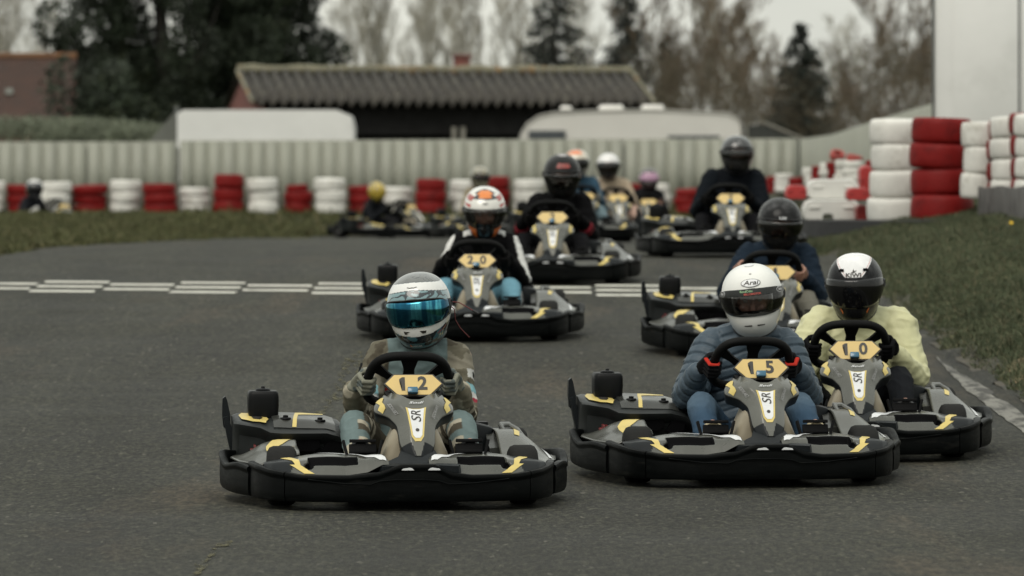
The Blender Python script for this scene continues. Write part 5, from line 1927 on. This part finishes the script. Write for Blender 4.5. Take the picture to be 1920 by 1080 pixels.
hdecal(hr, [(-10, 42.5), (-4, 41), (0, 41.6), (4, 41), (10, 42.5), (10, 43.5), (4, 42.2), (0, 42.8), (-4, 42.2), (-10, 43.5)], M_ink, 'brow_vent')
# red and black radio leads hanging from the helmet
hs_ = MB()
Hm = lambda x, y, z: Vector((x, y, z))
hs_.tube([Hm(.13, .03, .0), Hm(.155, .04, -.03), Hm(.152, .05, -.08), Hm(.16, .10, -.13), Hm(.19, .15, -.19)], .0022, 6)
hs_.tube([Hm(.14, .03, .01), Hm(.175, .05, .0), Hm(.215, .06, -.03), Hm(.235, .06, -.045)], .0022, 6)
hs_.build('radio_lead', mat_cache('lead red', (.13, .015, .015)), hr)
MB().tube([Hm(.235, .06, -.045), Hm(.26, .06, -.062)], .0055, 8).build('radio_plug', M_trim, hr)

# ---------------------------------------------------------------- 15
NV_ = (.050, .072, .094)
WH = (.66, .66, .63)


def j15(i, t, p, J):
    return NV_


def jeans(c=(.035, .065, .105), fade=(.085, .125, .165)):
    def f(i, t, p, J):
        w = 0
        if i in (1, 3): w = sm(.45, .95, t)
        if i in (2, 4): w = 1 - sm(.1, .5, t)
        n = .5 + .5 * noise.noise(Vector(p) * 9)
        w *= .35 + .5 * n
        return tuple(a + (b - a) * w for a, b in zip(c, fade))
    return f


def g15(p, J, q):
    G, R, T, N = J['G' + q]
    d = Vector(p) - G
    if d.dot(T) > .040 and d.dot(N) < .012 and d.dot(R) > -.022: return (.42, .03, .02)
    if d.dot(R) > .075 and d.dot(N) > .05 and noise.noise(Vector(p) * 40) > 0: return (.30, .03, .03)
    return (.010, .010, .011)


kart(1433, 26.3, 6.3, 'black and grey racing kart with plate 15, in front of the pale yellow jacket', '15')
r15 = driver(1433, 26.3, 6.3, 'person in quilted navy jacket and plain white helmet driving kart 15',
             dict(hi=2, lean=.055, jacket=j15, jmat=M_nylon, quilt=.052, puff=.014, bulk=1.10, trousers=jeans(), glove=g15, paint=lambda a, e, p: WH, visor=V_clear, visor_el=(-17, 22), yaw=-8, pitch=7, roll=-6, seed=5, arm=(.072, .068, .050), sole=M_sole, shoe=mat_cache('canvas black', (.012, .012, .012)), fold=.007, shoulder=.195, hscale=1.02, head_off=(.005, -.045, .192)))
hr = r15[2]
M_strip = mat_cache('visor strip', (.008, .009, .008), .3)
hdecal(hr, [(-74, 19), (-40, 22), (0, 23), (40, 22), (74, 19), (74, 10), (40, 12), (0, 12.5), (-40, 12), (-74, 10)], M_strip, 'visor_strip', .0095, 6)
htext(hr, 'BandOdin', -8, 19.2, 4.6, mat_cache('strip green', (.25, .40, .22)), off=.011, bold=.02)
htext(hr, 'BELLOMOTOR', 1, 15, 3.8, mat_cache('strip red', (.50, .08, .06)), off=.011, bold=.02)


def oval(hroot, az, el, w, h, off, m, name):
    return hdecal(hroot, [(az + w * math.cos(k * PI / 14), el + h * math.sin(k * PI / 14)) for k in range(28)], m, name, off, 3)
oval(hr, 0, 32.5, 17.5, 7.0, .003, M_ink, 'logo_ring'); oval(hr, 0, 32.5, 16.3, 6.1, .004, M_white, 'logo_field')
htext(hr, 'Arai', 0, 32.3, 10, M_ink, off=.0055, bold=.015, shear=.25, sx=1.25)
for az in (-56, 52):
    oval(hr, az, 16, 9, 4.6, .011, M_white, 'logo_ring'); oval(hr, az, 16, 8, 3.9, .012, M_ink, 'logo_field')
    htext(hr, 'Arai', az, 16, 6, M_white, off=.0135, bold=.02, shear=.2)
for s in (-1, 1):
    hdecal(hr, [(s * 10 - 6, -29.3 + s * .3), (s * 10 + 6, -29.3 - s * .3), (s * 10 + 6, -31), (s * 10 - 6, -31)], M_ink, 'chin_vent')
# crown vent and chin vents
MB().lathe([(.003, 0), (.022, 0), (.022, .004), (.016, .007), (.003, .007)], 20, c=helm(0, 80 * D2R, -.001), rot=Matrix.Rotation(.1, 3, 'X')).build('crown_vent', M_white, hr)
MB().lathe([(.002, 0), (.006, 0), (.005, .003), (.002, .003)], 12, c=helm(.02, 50 * D2R, 0), rot=Matrix.Rotation(.75, 3, 'X')).build('rivet', M_steel, hr)

# ---------------------------------------------------------------- 10
YL = (.51, .50, .30)


def paint10(a, e, p):
    aa = abs(a)
    w = .045 + max(0, p[2] - .088) * .95
    if e > 28 and abs(p[0]) < w and p[1] < .06:
        return (.40, .10, .09) if abs(abs(p[0]) - w + .009) < .0016 else (.66, .66, .66)
    n = noise.noise(Vector(p) * 26)
    if e < -22 and aa > 25: return (.06, .058, .05)
    if -24 < e and aa > 84 and e < 10: return (.02, .02, .02)
    return (.008 + .03 * max(0, n), .008 + .03 * max(0, n), .009 + .03 * max(0, n)) if e > 18 else (.010, .010, .011)


kart(1598, 27.9, 1.5, 'black and grey racing kart with plate 10, driven by the pale yellow jacket', '10')
r10 = driver(1598, 27.9, 1.5, 'person in pale yellow jacket and black helmet with a white stripe driving kart 10',
             dict(hi=2, lean=.085, jacket=lambda i, t, p, J: YL, jmat=M_nylon, puff=.018, bulk=1.16, trousers=plain((.008, .009, .011)), glove=lambda p, J, q: (.005, .005, .006), gmat=M_cloth, paint=paint10, hmat=M_satin, visor=V_vdark, visor_el=(-22, 24), yaw=-7, pitch=14, roll=-2, seed=8, arm=(.088, .074, .048), fold=.012, shoulder=.215, hscale=.985, knee=.25, kz=.03, sole=mat_cache('sole dark', (.02, .02, .02)), head_off=(-.03, -.05, .185)))
hr = r10[2]
htext(hr, 'KIWI', 0, 32, 9.5, M_ink, off=.003, bold=.03, sx=1.25)
hdecal(hr, [(-5, 37), (0, 36.2), (3, 37), (6, 40), (8, 40.5), (5.5, 41), (3, 39), (1, 42), (.3, 44.5), (-.4, 42), (-2, 40), (-1.5, 38), (-5, 37.6)], M_ink, 'emblem', .003)
for s in (-1, 1):
    hdecal(hr, [(s * 27 - 7, 38), (s * 27 + 7, 38), (s * 27 + 5, 43), (s * 27 - 5, 43)], M_slot, 'brow_vent', .004)
    hdecal(hr, [(s * 20, -28), (s * 24, -23), (s * 25, -24), (s * 21, -33)], mat_cache('sticker orange', (.5, .12, .02)), 'chin_flash', .003)

# ---------------------------------------------------------------- 20
def j20(i, t, p, J):
    bk = (.0045, .0045, .005)
    if i in (1, 2, 3, 4):
        q = 'l' if i < 3 else 'r'; s = -1 if i < 3 else 1
        a, b = (J['sh' + q], J['el' + q]) if i in (1, 3) else (J['el' + q], J['wr' + q])
        ax = (b - a).normalized(); c = a + (b - a) * t
        r = (Vector(p) - c); out = Vector((s * .55, -.55, .62)); out = (out - ax * out.dot(ax)).normalized()
        d = r.normalized()
        if d.dot(out) > .86 and (i in (1, 3) or t < .45):
            return (.58, .58, .56)
    elif p[2] > J['sho'].z + .01 and abs(p[1] - (J['sho'].y - .03)) < .022 and abs(p[0] - J['sho'].x) > .08:
        return (.58, .58, .56)
    return bk


def paint20(a, e, p):
    aa = abs(a)
    if e > 60 and aa < 60: return (.60, .17, .02) if aa < 42 and e < 80 else (.018, .018, .02)
    if e > 44 and aa < 44 - (e - 44) * .2: return (.60, .17, .02) if (aa < 24 and e > 50) else (.018, .018, .02)
    if e > 20 and aa < 95:
        if 24 < e < 30 and aa > 40: return (.36, .04, .03)
        if 38 < e < 52 and aa > 44: return (.30, .05, .04)
        return (.62, .61, .57)
    if e < -22 and 22 < aa < 48: return (.55, .12, .015)
    if e < -18 and aa < 20: return (.012, .012, .012)
    if aa > 70 and -10 < e < 20: return (.03, .03, .03)
    if e < -20: return (.55, .54, .50) if aa > 50 else (.02, .02, .02)
    if aa > 95: return (.60, .59, .56) if e > 0 else (.3, .05, .04)
    return (.02, .02, .022)


LB = (.13, .27, .34)
kart(880, 38.2, 0, 'racing kart with plate 20 directly behind the blue mirrored visor', '20')
r20 = driver(880, 38.2, 0, 'person in black top with white sleeve stripes and light blue trousers driving kart 20',
             dict(hi=1, lean=.045, jacket=j20, trousers=plain(LB), glove=lambda p, J, q: (.005, .005, .005), paint=paint20, visor=V_clear, visor_el=(-17, 20), yaw=2, pitch=20, roll=0, seed=11, fold=.008, bulk=1.02, dz=.015, head_off=(0, -.06, .195), hscale=1.0, knee=.225))
htext(r20[2], 'HJC', 0, 36, 5, M_ink, bold=.03, sx=1.5)

# ---------------------------------------------------------------- kart behind 15
NB = (.012, .020, .032)


def j21(i, t, p, J):
    if i == 0 and abs(p[0] - J['che'].x) < .13 and p[2] < .50 and p[1] < 1.26: return (.33, .235, .12)
    return NB


def paintbk(c=.014, hi_=.06):
    def f(a, e, p):
        n = noise.noise(Vector(p) * 18) + .5 * noise.noise(Vector(p) * 47)
        k = c + (hi_ * max(0, n - .15) if e > 18 else 0)
        return (k, k, k * 1.03)
    return f


kart(1452, 36.5, 3, 'racing kart half hidden behind the white helmet and kart 15', '1')
r21 = driver(1452, 36.5, 3, 'person in dark navy jacket with tan front and bare hands behind the white helmet',
             dict(hi=1, lean=.08, jacket=j21, trousers=plain((.12, .115, .095)), paint=paintbk(.009, .05), hmat=M_satin, visor=V_dark, visor_el=(-16, 17), yaw=0, pitch=15, roll=2, seed=14, bulk=1.12, puff=.012, arm=(.078, .068, .05), shoulder=.20, head_off=(.01, -.05, .19), hscale=1.0, steer=-6))
htext(r21[2], 'LS2', 0, 26, 7, M_white, bold=.03, sx=1.5)

# ---------------------------------------------------------------- 2
def j2(i, t, p, J):
    if i in (2, 4) and .62 < t < .74: return (.30, .03, .045)
    if i in (2, 4) and .5 < t < .54: return (.20, .03, .035)
    return (.0035, .0035, .004)


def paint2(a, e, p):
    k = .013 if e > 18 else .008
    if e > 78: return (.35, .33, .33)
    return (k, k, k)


kart(1025, 46, 0, 'racing kart with plate 2 ahead of the start line in the middle', '2')
r2 = driver(1025, 46, 0, 'person all in black with a red patch on the black helmet driving kart 2',
            dict(hi=1, lean=.07, jacket=j2, trousers=plain((.004, .004, .005)), glove=lambda p, J, q: (.004, .004, .004), paint=paint2, hmat=M_satin, visor=V_dark, visor_el=(-18, 16), yaw=3, pitch=14, seed=17, bulk=1.12, dz=.02, puff=.01, arm=(.078, .066, .05), head_off=(.01, -.05, .20), hscale=1.06))
hdecal(r2[2], [(-20, 33), (20, 33), (20, 45), (-20, 45)], mat_cache('patch red', (.38, .06, .05)), 'sticker', .003)
htext(r2[2], 'NOT', 0, 39, 11, M_ink, off=.005, bold=.03, sx=1.25)

# ---------------------------------------------------------------- 7
kart(1366, 51.3, 2, 'racing kart with plate 7 near the right hand tyre wall at the back', '7')
r7 = driver(1366, 51.3, 2, 'person in black jacket and glossy black helmet sitting tall in kart 7',
            dict(hi=1, lean=.085, jacket=lambda i, t, p, J: (.006, .008, .011) if i else (.004, .005, .007), trousers=plain((.004, .004, .005)), glove=lambda p, J, q: (.004, .004, .004), paint=paintbk(.012, .02), visor=V_dark, visor_el=(-15, 15), yaw=3, pitch=4, seed=19, bulk=1.14, puff=.012, dz=.10, shoulder=.22, arm=(.082, .070, .05), head_off=(.02, -.03, .20), hscale=1.04))
hdecal(r7[2], [(-9, 31), (0, 41), (9, 31), (5, 31), (0, 36), (-5, 31)], mat_cache('emblem grey', (.25, .25, .25)), 'emblem', .003)
hdecal(r7[2], [(-5, 68), (5, 68), (5, 84), (-5, 84)], M_white, 'sticker', .003)

# ---------------------------------------------------------------- far drivers
def paintO(a, e, p):
    aa = abs(a)
    if e > 48 and aa < 60: return (.62, .15, .03)
    if e > 18: return (.60, .55, .45) if e < 40 or aa > 50 else (.5, .3, .2)
    if e > -18: return (.02, .02, .02)
    return (.3, .28, .25) if aa > 40 else (.02, .02, .02)


kart(1097, 66, 7, 'racing kart driven by the blue sweater, behind the plate 2 kart')
driver(1097, 66, 7, 'person in blue sweater and pale jeans with an orange and white helmet',
       dict(hi=1, lean=.02, jacket=plain((.035, .075, .115)), trousers=plain((.12, .17, .19)), glove=lambda p, J, q: (.2, .2, .18), paint=paintO, visor=V_dark, yaw=-20, pitch=8, seed=23, bulk=1.12, dz=.085, arm=(.078, .066, .05), head_off=(-.02, -.05, .20), kz=.03))
kart(1158, 71, 5, 'racing kart driven by the person in beige, right of the blue sweater')
driver(1158, 71, 5, 'person in beige sweater and pink beige trousers with a white topped helmet',
       dict(hi=1, lean=.0, jacket=plain((.38, .31, .23)), trousers=plain((.38, .26, .21)), glove=lambda p, J, q: (.012, .012, .012), paint=lambda a, e, p: (.62, .61, .60) if e > 20 else (.012, .012, .013), visor=V_dark, visor_el=(-17, 17), yaw=-8, pitch=8, seed=25, bulk=1.05, dz=.10, head_off=(-.05, -.05, .20), kz=.04))
kart(1216, 83, 5, 'racing kart of the black clad driver with a pink visor at the back')
driver(1216, 83, 5, 'person in black with a pink fronted dark helmet at the back of the field',
       dict(hi=0, lean=.06, jacket=plain((.008, .008, .010)), trousers=plain((.004, .004, .005)), paint=lambda a, e, p: (.45, .26, .37) if abs(a) < 42 and -6 < e < 34 else (.03, .02, .022), visor=mat_cache('pink visor', (.42, .25, .36), .15), visor_el=(-6, 20), yaw=0, pitch=2, seed=27, bulk=1.1, dz=.05, head_off=(.02, -.05, .19)))
kart(922, 87, 10, 'racing kart of the cream helmet driver, mostly hidden by the kart numbered 20')
driver(922, 87, 10, 'person in dull beige with a cream helmet far back, left of the black helmet',
       dict(hi=0, lean=-.02, jacket=plain((.21, .175, .115)), trousers=plain((.06, .055, .05)), glove=lambda p, J, q: (.02, .02, .02), paint=lambda a, e, p: (.27, .25, .18) if noise.noise(Vector(p) * 18) > -.05 else (.09, .09, .07), visor=V_dark, visor_el=(-16, 12), yaw=10, pitch=6, seed=29, dz=.12, bulk=1.08, head_off=(-.02, -.05, .2)))
kart(805, 96.3, 52, 'racing kart seen side on at the back left, driven by the yellow helmet')
driver(805, 96.3, 52, 'person in black with a yellow helmet leaning in the side on kart',
       dict(hi=0, lean=-.06, jacket=plain((.008, .009, .011)), trousers=plain((.009, .009, .010)), glove=lambda p, J, q: (.01, .01, .01), paint=lambda a, e, p: (.42, .30, .03) if noise.noise(Vector(p) * 14) > -.2 and e > -30 else (.10, .08, .02), visor=mat_cache('yellow visor', (.34, .25, .04), .2), yaw=-30, pitch=10, seed=31, dz=-.03, bulk=1.05, head_off=(-.03, -.05, .19)))
kart(150, 97.0, 50, 'racing kart almost hidden behind the grass strip at the far left')
driver(150, 97.0, 50, 'person in black and white low behind the grass strip at the far left',
       dict(hi=0, lean=-.02, jacket=lambda i, t, p, J: (.5, .5, .48) if i in (2, 4) else (.012, .013, .016), trousers=plain((.4, .4, .38)), glove=lambda p, J, q: (.01, .01, .01), paint=lambda a, e, p: (.5, .49, .47) if e > 44 or abs(a) > 95 else (.02, .022, .028), visor=V_vdark, yaw=-35, pitch=8, seed=33, dz=.0, head_off=(-.02, -.05, .19)))

# ------------------------------------------------------------------ camera, light, sky
cam = bpy.data.cameras.new('camera'); co = bpy.data.objects.new('camera', cam); COL.objects.link(co)
co.location = (0, 0, HC); co.rotation_euler = (PI / 2, 0, 0)
cam.lens = 200; cam.sensor_width = 36; cam.shift_y = -(540 - HY) / 1920
cam.clip_start = .5; cam.clip_end = 6000
cam.dof.use_dof = True; cam.dof.focus_distance = 25.6; cam.dof.aperture_fstop = 5.0
scene.camera = co

EL, AZ = 52, 205
sun = bpy.data.lights.new('sun', 'SUN'); so = bpy.data.objects.new('sun', sun); COL.objects.link(so)
sun.energy = 1.3; sun.angle = math.radians(35); sun.color = (1, .96, .88)
d = Vector((math.sin(AZ * D2R) * math.cos(EL * D2R), math.cos(AZ * D2R) * math.cos(EL * D2R), math.sin(EL * D2R)))
so.rotation_euler = (-d).to_track_quat('-Z', 'Y').to_euler()
so.location = (0, 0, 30)
w = bpy.data.worlds.new('World'); scene.world = w; w.use_nodes = True
t = w.node_tree; bg = t.nodes['Background']
sky = t.nodes.new('ShaderNodeTexSky'); sky.sky_type = 'NISHITA'; sky.sun_disc = False
sky.sun_elevation = EL * D2R; sky.sun_rotation = AZ * D2R; sky.air_density = 1.5; sky.dust_density = 4; sky.ozone_density = 1
# a closed cloud layer over the clear sky: grey white, unevenly thick
tc = t.nodes.new('ShaderNodeTexCoord'); mp = t.nodes.new('ShaderNodeMapping'); mp.inputs['Scale'].default_value = (1, 1, 3)
n = t.nodes.new('ShaderNodeTexNoise'); n.inputs['Scale'].default_value = 5; n.inputs['Detail'].default_value = 5
t.links.new(tc.outputs['Generated'], mp.inputs['Vector']); t.links.new(mp.outputs['Vector'], n.inputs['Vector'])
cr = t.nodes.new('ShaderNodeValToRGB'); cr.color_ramp.elements[0].position = .3; cr.color_ramp.elements[1].position = .7
cr.color_ramp.elements[0].color = (4.2, 4.35, 4.05, 1); cr.color_ramp.elements[1].color = (6.6, 6.65, 5.95, 1)
t.links.new(n.outputs['Fac'], cr.inputs['Fac'])
mx = t.nodes.new('ShaderNodeMix'); mx.data_type = 'RGBA'; mx.inputs['Factor'].default_value = .88
t.links.new(sky.outputs['Color'], mx.inputs['A']); t.links.new(cr.outputs['Color'], mx.inputs['B'])
# overcast skies are brighter overhead than at the horizon
sp_ = t.nodes.new('ShaderNodeSeparateXYZ'); t.links.new(tc.outputs['Generated'], sp_.inputs[0])
zr2 = t.nodes.new('ShaderNodeMapRange'); zr2.inputs['From Min'].default_value = 0; zr2.inputs['From Max'].default_value = 1; zr2.inputs['To Min'].default_value = 1.06; zr2.inputs['To Max'].default_value = 1.95
t.links.new(sp_.outputs['Z'], zr2.inputs['Value'])
m3 = t.nodes.new('ShaderNodeMix'); m3.data_type = 'RGBA'; m3.blend_type = 'MULTIPLY'; m3.inputs['Factor'].default_value = 1
t.links.new(mx.outputs['Result'], m3.inputs['A']); t.links.new(zr2.outputs['Result'], m3.inputs['B'])
t.links.new(m3.outputs['Result'], bg.inputs['Color'])
bg.inputs['Strength'].default_value = .1
scene.view_settings.view_transform = 'Standard'; scene.view_settings.look = 'None'
scene.view_settings.exposure = .28; scene.view_settings.gamma = 1
scene.render.engine = 'CYCLES'
scene.cycles.use_denoising = True
scene.cycles.max_bounces = 8; scene.cycles.transparent_max_bounces = 8
